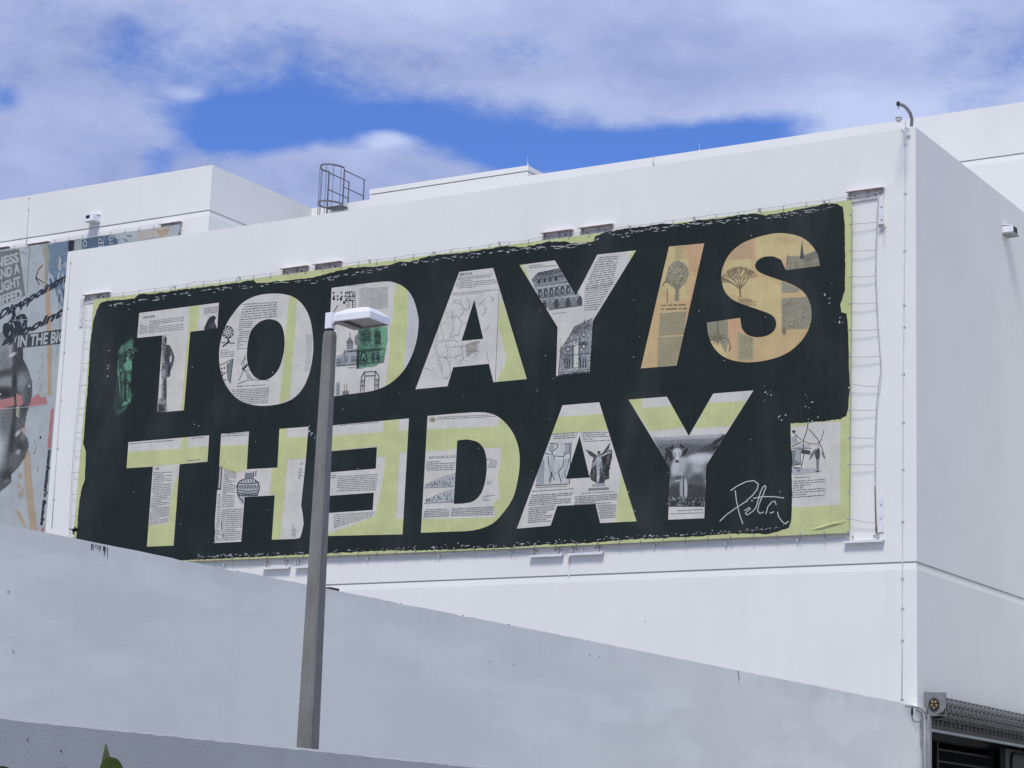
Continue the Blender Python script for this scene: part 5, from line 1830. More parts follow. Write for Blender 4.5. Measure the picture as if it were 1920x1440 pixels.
# ------------------------------------------------------------------ cameras and lamps on the walls
cx = -0.14
cc = thing('security_camera', 'white dome security camera hanging from a curved pole on the roof corner', 'security camera', onX(1709, 234, cx))
mb = MB()
arc = [(1709, 236), (1710, 224), (1706.5, 212), (1700, 203), (1694, 198), (1687, 195.5)]
mb.tube([onX(x, y, cx) for x, y in arc], 0.042, M_RAIL, 8)
mb.build('curved_pole', cc, True)
mb = MB()
e = onX(1684, 194.6, cx)
mb.tube([e + Vector((-0.01, 0.03, -0.01)), e + Vector((0.02, -0.05, 0.0))], 0.046, M_BLACK, 10)
mb.build('end_cap', cc)
mb = MB()
mb.tube([onX(1684.8, 197, cx), onX(1684.8, 221, cx)], 0.03, M_LAMP, 8)
mb.build('drop_tube', cc)
mb = MB()
p = onX(1685, 220, cx)
mb.lathe(p, (0, 0, -1), [(-0.01, 0.04), (0.0, 0.06), (0.012, 0.075), (0.035, 0.077), (0.04, 0.07)], M_RAIL, 14)
dm = mb.build('dome_housing', cc, True)
mb = MB()
mb.lathe(p - Vector((0, 0, 0.041)), (0, 0, -1), [(0, 0.07), (0.03, 0.068), (0.06, 0.052), (0.078, 0.025), (0.083, 0.005)], M_STEEL, 14)
mb.build('dome', dm, True)
mb = MB()
p = onY(1701.5, 252.5, -0.05)
mb.box(p.x - 0.04, p.x + 0.06, -0.05, -0.002, p.z - 0.02, p.z + 0.012, M_STEELW)
mb.build('junction_box', cc)


def wall_camera(c_, out_v, side_v, s_, label, open_side=-1):
    """boxy white housing on the wall with a hooded dark opening"""
    c_, o_, sd = Vector(c_), Vector(out_v), Vector(side_v)
    t_ = thing('wall_light', label, 'wall light', c_)
    up_ = Vector((0, 0, 1))

    def bx(a0, a1, b0, b1, z0, z1, mat, name, par):
        mb_ = MB()
        v_ = [c_ + o_ * o + sd * s2 + up_ * z for z in (z0, z1) for (o, s2) in ((a0, b0), (a1, b0), (a1, b1), (a0, b1))]
        mb_.add(v_, [(0, 3, 2, 1), (4, 5, 6, 7), (0, 1, 5, 4), (1, 2, 6, 5), (2, 3, 7, 6), (3, 0, 4, 7)], mat)
        return mb_.build(name, par)
    bx(0.002, 0.30 * s_, -0.22 * s_, 0.22 * s_, -0.11 * s_, -0.07 * s_, M_STEELW if open_side < 0 else M_RAIL, 'tray', t_)  # right-hand tray is darker: underside shade put into its colour
    if open_side < 0:
        bx(0.30 * s_, 0.325 * s_, -0.22 * s_, 0.22 * s_, -0.11 * s_, -0.03 * s_, M_LAMP, 'front_lip', t_)
        bx(0.30 * s_, 0.324 * s_, 0.04 * s_, 0.22 * s_, -0.029 * s_, 0.10 * s_, M_LAMP, 'front_visor', t_)
    bx(0.003, 0.29 * s_, -0.20 * s_, -0.17 * s_, -0.07 * s_, 0.10 * s_, M_LAMP, 'side_cheek', t_)
    bx(0.003, 0.29 * s_, 0.17 * s_, 0.20 * s_, -0.07 * s_, 0.10 * s_, M_LAMP, 'side_cheek', t_)
    bx(0.05 * s_, 0.285 * s_, -0.15 * s_, 0.15 * s_, -0.068 * s_, 0.10 * s_, M_BLACK, 'lamp_body', t_)  # black block standing in for the darkness inside the opening
    mb_ = MB()
    v_ = [c_ + o_ * o + sd * s2 + up_ * z for (o, z) in ((0.004, 0.13 * s_), (0.004, 0.17 * s_), (0.20 * s_, 0.135 * s_), (0.20 * s_, 0.105 * s_)) for s2 in (-0.21 * s_, 0.21 * s_)]
    mb_.add(v_, [(0, 1, 3, 2), (2, 3, 5, 4), (4, 5, 7, 6), (6, 7, 1, 0), (0, 2, 4, 6), (1, 7, 5, 3)], M_LAMP)
    mb_.build('hood', t_)
    return t_


wall_camera(onY(179, 412.5, YW), (0, -1, 0), (1, 0, 0), 1.0, 'white boxy wall light with dark opening on the upper left wing')
pc = onX(1884, 435, 0.0)
wall_camera((0, pc.y, pc.z), (1, 0, 0), (0, 1, 0), 1.0, 'white boxy wall light on the grey shaded side wall at right', 1)

# ------------------------------------------------------------------ roof ladder with safety cage
YC = YB - 0.30
pl, pr = onY(617, 323, YC), onY(646, 316, YC)
ztop = (pl.z + pr.z) / 2
xl, xr = pl.x, pr.x
xm = (xl + xr) / 2
lad = thing('roof_ladder', 'dark steel roof ladder with round safety cage rising behind the parapet', 'ladder', (xm, YC, zd))
R_C = 0.41


def hoop(z, nm='cage_hoop', flat=0.03):
    pts = [(xl, YC, z)]
    for k in range(13):
        a_ = math.pi - math.pi * k / 12
        pts.append((xm + R_C * math.cos(a_), YC - 0.12 - 0.62 * math.sin(a_), z))
    pts.append((xr, YC, z))
    mb_ = MB()
    n_ = len(pts)
    vv = [(x, y, z + s2) for s2 in (-flat, flat) for x, y, z in pts]
    inn = [(xm + (x - xm) * 0.97, YC + (y - YC) * 0.97, zz_) for x, y, zz_ in vv]
    ff = []
    for k in range(n_ - 1):
        ff += [(k, k + 1, n_ + k + 1, n_ + k), (2 * n_ + k, 2 * n_ + k + 1, 3 * n_ + k + 1, 3 * n_ + k), (k, k + 1, 2 * n_ + k + 1, 2 * n_ + k), (n_ + k, n_ + k + 1, 3 * n_ + k + 1, 3 * n_ + k)]
    mb_.add(vv + inn, ff, M_CAGE)
    return mb_.build(nm, lad)


zmid = onY(617, 389, YC).z
hoop(ztop)
hoop(zmid)
hoop(zmid - 1.2)
for k in range(1, 12, 2):
    a_ = math.pi - math.pi * k / 12
    x, y = xm + R_C * 0.985 * math.cos(a_), YC - 0.12 - 0.61 * math.sin(a_)
    mb = MB()
    mb.tube([(x, y, zd + 2.4), (x, y, ztop)], 0.011, M_CAGE, 5)
    mb.build('cage_bar', lad)
for x in (xl, xr):
    mb = MB()
    mb.tube([(x, YC, zd), (x, YC, ztop)], 0.028, M_CAGE, 6)
    mb.build('ladder_rail', lad)
    mb = MB()
    zp = onY(646, 383, YC).z
    mb.tube([(x, YC, ztop - 0.04), (x, YC + 1.15, ztop - 0.04), (x, YC + 1.15, zp)], 0.024, M_CAGE, 6)
    mb.tube([(x, YC, ztop - 0.62), (x, YC + 1.15, ztop - 0.62)], 0.02, M_CAGE, 6)
    mb.build('handrail', lad)
z = zd + 0.3
while z < ztop - 1.2:
    mb = MB()
    mb.tube([(xl, YC, z), (xr, YC, z)], 0.014, M_CAGE, 5)
    mb.build('rung', lad)
    z += 0.3
zp = onY(646, 384, YC).z
mb = MB()
mb.box(xl - 0.02, xr + 0.02, YC + 0.02, YC + 0.06, zp - 0.06, zp, M_CAGE)
mb.box(xl - 0.02, xr + 0.02, YC + 1.1, YC + 1.14, zp - 0.06, zp, M_CAGE)
pf = mb.build('platform', lad)
for k in range(12):
    mb = MB()
    y = YC + 0.08 + k * 0.085
    mb.box(xl - 0.02, xr + 0.02, y, y + 0.035, zp - 0.035, zp - 0.002, M_CAGE)
    mb.build('grating_bar', pf)
for x in (xl, xr):
    mb = MB()
    mb.tube([(x, YC, zmid - 0.42), (x, YB - 0.002, zmid - 0.42)], 0.02, M_CAGE, 5)
    mb.build('wall_tie', lad)

# ------------------------------------------------------------------ roller grille over the loading door
sh = thing('roller_shutter', 'rolled up steel mesh shutter above the dark loading door at lower right', 'shutter', (0.2, 0.5, 0))
YP = 0.42
mb = MB()
a0, a1, a2, a3 = onY(1746, 1298, YP), onY(1774, 1298.5, YP), onY(1773.5, 1341.5, YP), onY(1738, 1343, YP)
mb.prism([a0, a1, a2, a3], (0, 0.02, 0), M_PLATE)
ep = mb.build('end_plate', sh)
mb = MB()
f0, f1 = onY(1725.5, 1297, YP - 0.01), onY(1745, 1298, YP - 0.01)
f2, f3 = onY(1737, 1343, YP - 0.01), onY(1728, 1343, YP - 0.01)
f0.x = max(f0.x, 0.004)
f3.x = max(f3.x, 0.004)
mb.prism([f0, f1, f2, f3], (0, 0.012, 0), M_PLATE)
mb.build('wall_flange', sh)
sc = onY(1752, 1320.5, YP - 0.012)
mb = MB()
nt_ = 22
ro = [(sc.x + (0.125 if k % 2 else 0.108) * math.cos(2 * math.pi * k / nt_), YP - 0.006, sc.z + (0.145 if k % 2 else 0.128) * math.sin(2 * math.pi * k / nt_)) for k in range(nt_)]
ri = [(sc.x + 0.085 * math.cos(2 * math.pi * k / nt_), YP - 0.006, sc.z + 0.10 * math.sin(2 * math.pi * k / nt_)) for k in range(nt_)]
v = ro + ri + [(x, y - 0.03, z) for x, y, z in ro + ri]
ff = []
for k in range(nt_):
    j = (k + 1) % nt_
    ff += [(k, j, nt_ + j, nt_ + k), (2 * nt_ + k, 2 * nt_ + j, 3 * nt_ + j, 3 * nt_ + k), (k, j, 2 * nt_ + j, 2 * nt_ + k), (nt_ + k, nt_ + j, 3 * nt_ + j, 3 * nt_ + k)]
mb.add(v, ff, M_GOLDR)
sp_ = mb.build('sprocket', sh)
mb = MB()
for k in range(5):
    a_ = 2 * math.pi * k / 5 + 0.3
    mb.tube([(sc.x + 0.02 * math.cos(a_), YP - 0.02, sc.z + 0.02 * math.sin(a_)), (sc.x + 0.088 * math.cos(a_), YP - 0.02, sc.z + 0.10 * math.sin(a_))], [0.016, 0.034], M_GOLDR, 6)
    a_ += math.pi / 5
    mb.lathe((sc.x + 0.06 * math.cos(a_), YP - 0.004, sc.z + 0.07 * math.sin(a_)), (0, -1, 0), [(0, 0.034), (0.03, 0.034)], M_SPOKE, 8)
mb.lathe((sc.x, YP - 0.012, sc.z), (0, -1, 0), [(0, 0.035), (0.04, 0.03)], M_GOLDR, 8)
mb.build('spokes', sp_)
mb = MB()
rp = onY(1768, 1336, YP - 0.003)
mb.add([rp + Vector((-0.16, 0, -0.05)), rp + Vector((0.06, 0, -0.05)), rp + Vector((0.06, 0, 0.12)), rp + Vector((0.0, 0, 0.02))], [(0, 1, 2, 3)], M_GOLDR)
mb.build('rust_patch', ep)
# the rolled grille: a drum wrapped in rod rows and links
rc = Vector((0.27, 0, onX(1776, 1306, 0.27).z - 0.30))
RB = 0.25
mb = MB()
mb.tube([(rc.x, YP + 0.03, rc.z), (rc.x, 9.75, rc.z)], RB - 0.05, M_BLACK, 14)
mb.build('drum', sh)
rod_me = None
for k in range(20):
    a_ = 2 * math.pi * k / 20
    x, z = rc.x + RB * math.cos(a_), rc.z + RB * math.sin(a_)
    if rod_me is None:
        mb = MB()
        mb.tube([(0, YP + 0.03, 0), (0, 9.75, 0)], 0.011, M_SHUT, 5)
        o = mb.build('grille_rod', sh)
        rod_me = o.data
    else:
        o = bpy.data.objects.new('grille_rod', rod_me)
        COL.objects.link(o)
        o.parent = sh
        o.matrix_parent_inverse = WORLD[sh.name].inverted()
    o.location = (x, 0, z)
mb = MB()
ny = 67
for j in range(ny):
    y = YP + 0.1 + j * 0.1375
    for k in range(20):
        a_ = 2 * math.pi * (k + (0.5 if j % 2 else 0)) / 20
        if j % 2 == 0 and k % 2:
            continue
        if j % 2 and k % 2 == 0:
            continue
        c0 = Vector((rc.x + (RB + 0.012) * math.cos(a_), y, rc.z + (RB + 0.012) * math.sin(a_)))
        t_ = Vector((-math.sin(a_), 0, math.cos(a_))) * 0.068
        n_ = Vector((math.cos(a_), 0, math.sin(a_))) * 0.006
        w_ = Vector((0, 0.05, 0))
        mb.add([c0 - t_ - w_, c0 - t_ + w_, c0 + n_ + w_, c0 + n_ - w_, c0 + t_ + w_, c0 + t_ - w_], [(0, 1, 2, 3), (3, 2, 4, 5)], M_SHUT)
tag(mb.build('grille_links', sh), kind='stuff')
# the length of curtain that still hangs, with its bottom bar
XC = 0.10
zb_ = 4.57
zt2 = rc.z - 0.12
mb = MB()
for z in [zb_ + 0.08 + k * 0.055 for k in range(int((zt2 - zb_ - 0.08) / 0.055))]:
    mb.tube([(XC, OY0 + 0.03, z), (XC, 9.65, z)], 0.009, M_SHUT, 4)
tag(mb.build('curtain_rods', sh), kind='stuff')
lk = None
for j in range(33):
    y = OY0 + 0.16 + j * 0.275
    if lk is None:
        mb = MB()
        mb.box(XC + 0.010, XC + 0.02, -0.03, 0.03, zb_ + 0.15, zt2 + 0.05, M_BLACK)
        lk = mb.build('curtain_link', sh)
        o = lk
    else:
        o = bpy.data.objects.new('curtain_link', lk.data)
        COL.objects.link(o)
        o.parent = sh
        o.matrix_parent_inverse = WORLD[sh.name].inverted()
    o.location = (0, y, 0)
mb = MB()
mb.box(XC - 0.03, XC - 0.02, OY0 + 0.02, 9.65, zb_ + 0.056, zt2 + 0.1, M_CURT)
mb.box(XC - 0.019, XC + 0.022, OY0 + 0.02, 9.65, zb_ + 0.056, zb_ + 0.15, M_LOWBAR)
mb.build('backing_sheet', sh)
mb = MB()
mb.box(XC - 0.05, XC + 0.05, OY0 + 0.02, 9.65, zb_ - 0.005, zb_ + 0.055, M_BAR)
mb.build('bottom_bar', sh)
mb = MB()
mb.box(0.072, 0.16, 0.335, 0.40, 0, 4.93, M_RAIL)
mb.box(0.072, 0.11, 0.40, 0.425, 0, 4.93, M_BLACK)
mb.box(0.072, 0.16, 0.425, 0.466, 0, 4.93, M_RAIL)
mb.build('guide_rail', sh)
# pale conduit and looped black cable beside the rail
cb = thing('hanging_cable', 'looped black cable and pale conduit beside the loading door rail', 'cable', onX(1733, 1400, 0.11))
mb = MB()
mb.tube([onX(1731.5, 1440 + 60, 0.12), onX(1731, 1400, 0.12), onX(1730, 1345, 0.12), onX(1727.5, 1335, 0.12), onX(1720, 1331, 0.10)], 0.026, M_RAIL, 7)
mb.build('conduit', cb, True)
mb = MB()
mb.tube([onX(x, y, 0.10) for x, y in [(1698, 1324.5), (1712, 1325), (1722, 1327), (1730, 1331), (1735, 1338), (1738, 1347)]], 0.014, M_WIRE, 6)
mb.build('cable', cb, True)
mb = MB()
mb.tube([onX(x, y, 0.095) for x, y in [(1710.5, 1326), (1710.2, 1340), (1710.8, 1347), (1714, 1352), (1720, 1354), (1727, 1353)]], 0.012, M_WIRE, 6)
mb.build('cable_loop', cb, True)
mb = MB()
mb.tube([onX(1710.6, 1328, 0.096), onX(1710.4, 1341, 0.096)], 0.022, M_BLACK, 6)
mb.build('cable_sleeve', cb, True)
mb = MB()
mb.tube([onX(x, y, 0.10) for x, y in [(1727.5, 1352), (1727, 1380), (1727, 1396), (1729, 1402), (1731, 1405)]], 0.010, M_WIRE, 6)
mb.build('cable_tail', cb, True)

# things in the dark bay: a barred gate and a panel with a rounded black frame
gt = thing('gate', 'black barred gate deep inside the dark loading bay', 'gate', (-0.8, 5.2, 0))
mb = MB()
gy0, gy1, gx = 3.3, 7.05, -0.8
for z in (0.2, 2.2, 4.02, 4.3):
    mb.box(gx - 0.02, gx + 0.02, gy0, gy1, z, z + 0.045, M_GATE)
for y in (gy0 - 0.1, gy1 + 0.02):
    mb.box(gx - 0.05, gx + 0.05, y, y + 0.09, 0.02, 4.5, M_GATE)
mb.build('gate_frame', gt)
for k in range(25):
    y = lerp(gy0, gy1, k / 24)
    mb = MB()
    mb.tube([(gx, y, 0.2), (gx, y, 4.3)], 0.014, M_GATE, 5)
    mb.build('bar', gt)
pn = thing('panel', 'grey panel with round cornered black frame inside the loading bay', 'panel', (-0.5, 8.5, 0))
mb = MB()
c0 = onX(1893, 1412, -0.45)
pts = []
y0, y1, z0, z1 = c0.y + 0.05, c0.y + 1.7, 2.2, c0.z
for cy, cz, a0_ in ((y1 - 0.2, z1 - 0.2, 0), (y0 + 0.2, z1 - 0.2, 90), (y0 + 0.2, z0 + 0.2, 180), (y1 - 0.2, z0 + 0.2, 270)):
    for k in range(6):
        a_ = rad(a0_ + 18 * k)
        pts.append((cy + 0.2 * math.cos(a_), cz + 0.2 * math.sin(a_)))
mb.tube([(-0.42, y, z) for y, z in pts + pts[:1]], 0.035, M_BLACK, 6)
mb.build('frame', pn)
mb = MB()
mb.box(-0.6, -0.45, y0 - 0.35, y1 + 0.2, 0.02, z1 + 0.1, M_PANEL)
mb.build('sheet', pn)

# ------------------------------------------------------------------ the left mural banner on the wing
YM = YW - 0.13
mural = thing('banner', 'pale collage banner with a grey face and lettering on the left wing', 'banner', (-32, YM, 8))
ms_loop = [(-70, 479), (337.5, 420.5), (333, 447), (322, 620), (300, 990), (300, 1100), (-110, 1100)]
MU = Print(YM, [ms_loop], P('mural_ground'), 0, 'sheet', mural, thick=0.01)
V1 = (0, 440, 4.8)
V2 = (0, 720, 4.8)
PT = 'paint_patch'
MU.poly(PT, [(84, 459), (165, 447), (215, 440), (225, 470), (190, 520), (120, 580), (108, 565), (100, 520), (86, 500)], P('mural_blue'), 2.0)
MU.poly(PT, [(153, 449), (205, 441), (222, 452), (212, 470), (160, 480)], P('mural_navy'), 1.5)
for k in range(30):
    x, y = random.uniform(90, 130), random.uniform(462, 560)
    MU.line(PT, [(x, y), (x + random.uniform(-4, 4), y + random.uniform(8, 26))], random.uniform(1.5, 5), random.choice((P('mural_navy'), P('mural_blue'), P('mural_ground'), P('tone_soft'))))
for k in range(26):
    x, y = random.uniform(195, 240), random.uniform(441, 462)
    MU.line(PT, [(x, y), (x + random.uniform(3, 9), y + random.uniform(-2, 5))], random.uniform(1, 3.5), random.choice((P('mural_blue'), P('mural_ground'), P('mural_teal'), P('mural_navy'))))
MU.poly(PT, [(140, 451), (153, 449), (153, 470), (140, 472)], P('mural_teal'))
MU.poly(PT, [(128, 452), (140, 451), (138, 470), (128, 474)], P('mural_dark'), 1.2)
MU.poly(PT, [(255, 436), (320, 424), (330, 428), (325, 442), (260, 450)], P('mural_cream'), 1.5)
MU.poly(PT, [(290, 432), (316, 427), (322, 437), (300, 446)], P('mural_tan'), 2.5)
MU.poly(PT, [(318, 430), (336, 424), (332, 445), (312, 445)], P('mural_ground'), 1.0)
MU.poly(PT, [(82, 458), (90, 458), (93, 480), (88, 540), (82, 530), (84, 490), (80, 475)], P('mural_khaki'), 1.5)
MU.poly(PT, [(86, 530), (94, 545), (97, 650), (96, 740), (90, 740), (89, 650), (85, 560)], P('mural_tan'), 1.2)
MU.poly(PT, [(72, 500), (84, 490), (84, 540), (74, 530)], P('mural_cream'), 2.0)
for k in range(40):
    x, y = random.gauss(80, 5), random.uniform(655, 745)
    MU.line(PT, [(x, y), (x + random.uniform(-2, 2), y + random.uniform(2, 7))], random.uniform(0.6, 1.8), random.choice((P('mural_tan'), P('mural_cream'), P('tone_soft'))))
MU.poly(PT, [(42, 800), (47, 798), (50, 840), (56, 850), (60, 905), (70, 999), (57, 996), (49, 930), (43, 860)], P('mural_tan'), 0.9)
for pts in ([(28, 957), (36, 958), (45, 975), (50, 990), (40, 980)], [(34, 925), (45, 913), (44, 922), (38, 936)], [(33, 890), (41, 888), (40, 896), (34, 897)], [(31, 912), (36, 902), (40, 912)]):
    MU.poly(PT, pts, P('mural_tan'), 1.2)
MU.poly(PT, [(95, 768), (101, 766), (95, 841), (89, 840)], P('mural_red'), 0.6)
MU.poly(PT, [(78, 990), (83, 988), (82, 1003), (77, 1003)], P('mural_red'))
# cord, arrow strokes, small marks
for pts, wd_ in (([(56.5, 462), (53, 500), (51, 548)], 1.0), ([(80, 497), (72, 506), (67, 521), (74, 534)], 1.6), ([(68, 521), (84, 531)], 1.6), ([(113, 636), (110, 560)], 0.8), ([(108, 640), (107, 664)], 0.9), ([(108, 462), (106, 500)], 0.7), ([(120, 460), (118, 490)], 0.7),
                 ([(40, 472), (48, 476)], 1.2), ([(62, 491), (68, 496)], 0.8), ([(64, 825), (68, 838), (66, 848), (62, 850)], 1.0), ([(73, 877), (70, 880), (71, 885)], 0.9), ([(20, 985), (22, 995)], 0.8), ([(34, 988), (34, 1003)], 0.8)):
    MU.line('drawn_line', pts, wd_, P('tone_mid') if wd_ < 1.3 else P('mural_dark'))
MU.oval('drawn_line', 76, 820, 1.8, 2.6, P('mural_dark'), 7)
# face in grey halftone
F_ = 'face'
fsh = [(-62, 640), (-20, 628), (10, 622), (38, 640), (44, 655), (43, 672), (52, 690), (60, 714), (61, 736), (57, 757), (50, 775), (46, 800), (38, 806), (52, 822), (54, 838), (48, 856), (34, 876), (22, 888), (22, 902), (10, 914), (-5, 926), (-62, 960)]
MU.raster(F_, -62, 620, 62, 962, 1.7, fsh, [
    (0, 672, 60, 50, 0, 0.50, 0.5), (-20, 640, 40, 20, 0, 0.62, 0.6), (38, 668, 14, 50, -0.1, 0.16, 0.6), (20, 648, 3, 26, 0, 0.72, 0.8), (24, 665, 8, 3, -0.5, 0.92, 0.5),
    (0, 705, 34, 9, -0.35, 0.22, 0.5), (8, 718, 24, 11, -0.2, 0.58, 0.6), (46, 722, 16, 26, 0, 0.40, 0.6), (40, 716, 9, 14, 0.2, 0.55, 0.7), (54, 740, 6, 18, 0, 0.26, 0.7), (27, 738, 5, 54, 0.02, 0.10, 0.6),
    (2, 738, 27, 13, -0.1, 0.17, 0.4), (4, 739, 14, 7, 0, 0.05, 0.4), (-14, 736, 6, 4, 0, 0.6, 0.5), (0.5, 739, 1.6, 1.6, 0, 1.0, 0.3), (4, 752, 24, 4, 0, 0.45, 0.7),
    (-8, 820, 32, 62, 0.08, 0.55, 0.45), (-10, 850, 14, 46, 0.15, 0.92, 0.7), (12, 790, 12, 26, 0.2, 0.42, 0.7), (25, 815, 6, 60, 0.14, 0.07, 0.7), (38, 790, 9, 26, 0.1, 0.33, 0.7), (44, 770, 8, 12, 0, 0.22, 0.6),
    (40, 828, 12, 20, 0.2, 0.20, 0.5), (45, 818, 6, 9, 0.5, 0.42, 0.6), (34, 812, 3, 7, 0.7, 0.85, 0.6), (33, 850, 4, 10, 0.5, 0.72, 0.6), (38, 838, 7, 5, 0.4, 0.1, 0.6), (26, 862, 12, 12, 0.5, 0.33, 0.6), (14, 895, 12, 14, 0.4, 0.13, 0.6), (12, 903, 7, 4, -0.5, 0.42, 0.7), (-20, 910, 30, 14, 0, 0.3, 0.7)], 0.28, 9, 0.03, lift=0.13)
MU.oval(F_, 55, 724, 1.6, 2.2, P('speck'), 6)
MU.poly(PT, [(-50, 755), (0, 750), (26, 744), (28, 760), (0, 768), (-50, 774)], P('mural_red'), 0.8)
MU.poly(PT, [(30, 738), (42, 742), (44, 758), (32, 764)], P('mural_red'), 1.0)
MU.poly(PT, [(55, 758), (62, 744), (72, 738), (78, 746), (86, 742), (90, 758), (52, 763)], P('mural_red'), 0.8)
MU.poly(PT, [(31, 762), (37, 764), (36, 784), (30, 780)], P('mural_khaki'))
MU.line('drawn_line', [(-60, 772), (40, 764), (90, 758)], 0.7, P('speck'))
# lettered panel
MU.poly('text_panel', [(-70, 482), (36, 467), (47.5, 554), (-70, 598)], P('mural_panel'), 0.4)
MU.text('NESS', (-7, 503), (43, -13), (-1.5, -17), P('mural_letter'), fit=1, bold=0.04)
MU.text('AND A', (-8, 526.5), (46, -16), (-1.5, -17), P('mural_letter'), fit=1, bold=0.04)
MU.text('LIGHT', (-3, 549), (42.5, -14), (-1.5, -17), P('mural_letter'), fit=1, bold=0.04)
MU.text('UFFED', (-8, 576), (50, -18), (-1.5, -17), P('mural_letter'), fit=1, bold=0.04)
# heavy script
MU.text('Disappointment', (-5, 601), (163, -95), (6.5, -18.5), P('mural_dark'), fit=1, bold=0.042, shear=0.1)
MU.text('appoint', (3, 649), (113, -57), (6.5, -18.5), P('mural_dark'), fit=1, bold=0.042, shear=0.1)
MU.poly(F_, [(5, 612), (20, 600), (24, 585), (28, 578), (31, 592), (46, 588), (51, 598), (50, 612), (42, 622), (36, 640), (14, 642), (5, 625)], P('mural_dark'), 2.2)
MU.blob(F_, [(30, 580), (36, 575), (38, 585), (33, 588)], P('mural_ground'))
for k in range(14):
    x, y = random.uniform(8, 48), random.uniform(590, 632)
    MU.line(F_, [(x, y), (x + random.uniform(-3, 3), y + random.uniform(3, 9))], random.uniform(0.8, 2), random.choice((P('mural_ground'), P('skin_pale'), P('skin_mid'))))
MU.line('drawn_line', [(24, 601), (54, 599)], 0.9, P('mural_ground'))
MU.line('drawn_line', [(40, 593), (41, 612)], 0.9, P('mural_ground'))
MU.poly('text_panel', [(27, 629.5), (140, 614), (140, 641), (31, 653)], P('panel_dark'), 0.3)
MU.text('IN THE BIG', (33, 650.5), (89, -10), (1.5, -20.5), P('mural_letter'), fit=1, bold=0.03, shear=0.05)
MU.line('lettering', [(29, 642), (28.5, 636), (32, 632)], 2.0, P('mural_letter'))
# vertical strip of small words and white words on blue
MU.text("manhattan's facade", (91, 843), (-15, 142), (6, 0.6), P('mural_dark'), fit=1, bold=0.06)
MU.text('so', (165, 474), (-2, -24), (-11, 1.6), P('mural_letter'), fit=1)
MU.text('up', (193, 470), (-2, -24), (-11, 1.6), P('mural_letter'), fit=1)
MU.text('him', (214, 474), (-2, -32), (-11, 1.6), P('mural_letter'), fit=1)
MU.line('lettering', [(196, 444), (194, 462)], 1.0, P('mural_letter'))
MU.line('lettering', [(107, 493), (109, 485), (116, 479), (125, 477)], 1.2, P('mural_letter'))
MU.text('rd', (109, 503), (15, -2), (0, -10), P('mural_letter'), fit=1, bold=0.01)
MU.finish()
p0, p1 = onY(-10, 470, YM), onY(330, 421.5, YM)
for k in range(13):
    u = (k + 0.5) / 13
    o = bpy.data.objects.new('hook', hm)
    COL.objects.link(o)
    o.parent = mural
    o.matrix_parent_inverse = WORLD[mural.name].inverted()
    o.location = (lerp(p0.x, p1.x, u), YM - 0.008, lerp(p0.z, p1.z, u) - 0.01)
bracket(298, 420.5, 338, 414.5, 'rusty steel bracket at the right end of the left mural banner', True, YW)
bracket(48, 458.5, 89.5, 452, 'steel bracket above the lettered panel of the left mural banner', True, YW)
bracket(-20, 466, 14.5, 462.5, 'steel bracket cut by the left frame edge above the mural', True, YW)

# ------------------------------------------------------------------ bird in flight
bc = onY(138.8, 995, -1.2)
bird = thing('bird', 'small black bird flying past the lower left edge of the banner', 'bird', bc)
RTv, UPv = Vector((RT.x, RT.y, 0)).normalized(), Vector((0, 0, 1))
FW = Vector((-RTv.y, RTv.x, 0))


def bp(a_, b_, c_):
    return bc + RTv * a_ + UPv * b_ + FW * c_


mb = MB()
prof = [(0.0, 0.012), (0.02, 0.03), (0.06, 0.045), (0.11, 0.043), (0.15, 0.028), (0.19, 0.012)]
mb.tube([bp(0.02 - t_ * 0.25, 0.075 - t_ * 0.75, 0.02 * t_) for t_, r_ in prof], [r_ for t_, r_ in prof], M_BIRD, 10)
mb.build('body', bird, True)
mb = MB()
mb.tube([bp(0.03, 0.075, -0.02), bp(0.03, 0.085, -0.055), bp(0.03, 0.08, -0.09)], [0.02, 0.028, 0.01], M_BIRD, 8)
mb.build('head', bird, True)
for s_, nm in ((-1, 'wing'), (1, 'wing')):
    mb = MB()
    lead = [(0.01, 0.055), (0.06, 0.065 if s_ > 0 else 0.035), (0.115, 0.06 if s_ > 0 else 0.05), (0.155, 0.05 if s_ > 0 else 0.062)]
    trail = [(0.02, -0.02), (0.06, -0.015 if s_ > 0 else 0.0), (0.10, 0.005 if s_ > 0 else 0.025), (0.135, 0.03 if s_ > 0 else 0.045)]
    v = [bp(s_ * a_, b_, -0.03) for a_, b_ in lead] + [bp(s_ * a_, b_, 0.04) for a_, b_ in trail]
    v2 = [q + Vector((0, 0, 0.006)) for q in v]
    ff = [(i, i + 1, i + 5, i + 4) for i in range(3)] + [(i + 8, i + 12, i + 13, i + 9) for i in range(3)] + [(0, 4, 12, 8), (3, 11, 15, 7)] + [(i, i + 8, i + 9, i + 1) for i in range(3)] + [(i + 4, i + 5, i + 13, i + 12) for i in range(3)]
    mb.add(v + v2, ff, M_BIRD)
    mb.build(nm, bird)
mb = MB()
mb.prism([bp(-0.04, -0.055, 0.03), bp(-0.005, -0.055, 0.03), bp(0.02, -0.1, 0.05), bp(-0.045, -0.1, 0.05)], FW * 0.008, M_BIRD)
mb.build('tail', bird)


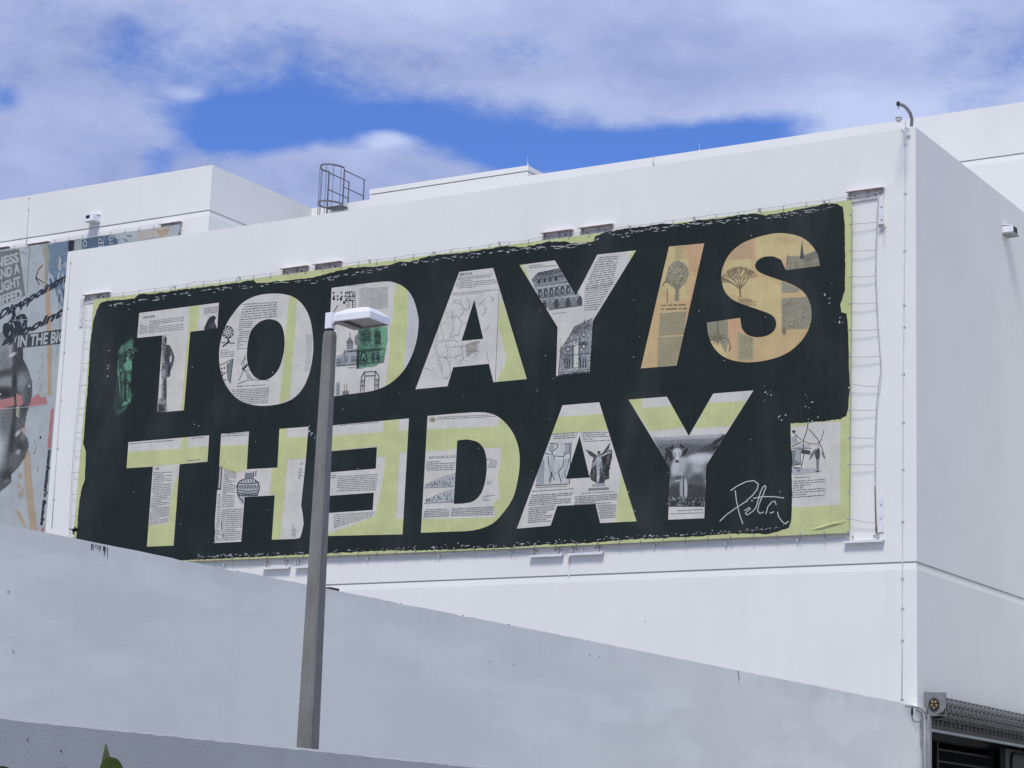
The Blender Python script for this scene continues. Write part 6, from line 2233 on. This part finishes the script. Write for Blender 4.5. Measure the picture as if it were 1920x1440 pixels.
# ------------------------------------------------------------------ shrub whose leaf tips reach into the frame
def leaf(mb_, root, tip, width, fold, mat, blunt=False):
    root, tip = Vector(root), Vector(tip)
    ax = tip - root
    side_ = ax.cross(Vector((fwd.x, fwd.y, 0))).normalized()
    nrm_ = side_.cross(ax).normalized()
    rows_ = []
    for k in range(25):
        t_ = k / 24
        wd_ = width * math.sin(math.pi * min(1, t_ ** 0.8)) ** 0.8 * (1 - 0.35 * t_) if 0 < t_ < 1 else 0.0005
        if blunt and 0 < t_ < 1:
            wd_ = width * math.sqrt(max(0, 1 - ((t_ - 0.55) / 0.46) ** 2)) if t_ > 0.55 else width * (0.15 + 0.85 * math.sin(math.pi * 0.5 * t_ / 0.55))
        c_ = root + ax * t_ + nrm_ * (fold * math.sin(math.pi * t_))
        rows_.append([c_ - side_ * wd_ + nrm_ * wd_ * 0.35, c_, c_ + side_ * wd_ + nrm_ * wd_ * 0.35])
    v_ = [q for r2 in rows_ for q in r2]
    ff_ = []
    for k in range(24):
        for j in range(2):
            ff_.append((k * 3 + j, k * 3 + j + 1, k * 3 + j + 4, k * 3 + j + 3))
    mb_.add(v_, ff_, mat)


tip1 = onD(198.5, 1393, 6.0)
tip2 = onD(4, 1436, 6.1)
rootp = onD(150, 1600, 6.0)
shrub = thing('shrub', 'leafy green shrub with leaf tips poking into the bottom left corner', 'shrub', (rootp.x, rootp.y, 0))
mb = MB()
st = Vector((rootp.x, rootp.y, 0))
mb.tube([st, st + Vector((0.02, 0.01, 0.6)), st + Vector((0.0, 0.02, 1.1)), st + Vector((0.03, 0.0, 1.55))], [0.02, 0.017, 0.012, 0.006], M_STEM, 7)
mb.build('stem', shrub, True)
mb = MB()
leaf(mb, onD(199, 1480, 6.0), tip1, 0.0175, 0.0, M_LEAFP)
mb.build('leaf', shrub)
mb = MB()
leaf(mb, onD(207, 1520, 5.95), onD(206.5, 1419, 5.95), 0.036, 0.012, M_LEAFD, True)
mb.build('leaf', shrub)
mb = MB()
leaf(mb, onD(2, 1500, 6.1), tip2, 0.03, 0.012, M_LEAFD, True)
mb.build('leaf', shrub)
for k in range(34):
    a_ = random.uniform(0, 6.28)
    z = random.uniform(0.45, 1.5)
    r0 = st + Vector((0.02 * math.cos(a_), 0.02 * math.sin(a_), z))
    ln = random.uniform(0.16, 0.26)
    tp = r0 + Vector((math.cos(a_) * ln, math.sin(a_) * ln, random.uniform(0.0, 0.14)))
    mb = MB()
    leaf(mb, r0, tp, random.uniform(0.025, 0.04), 0.02, M_LEAFD if random.random() < 0.8 else M_LEAFP)
    mb.build('leaf', shrub)
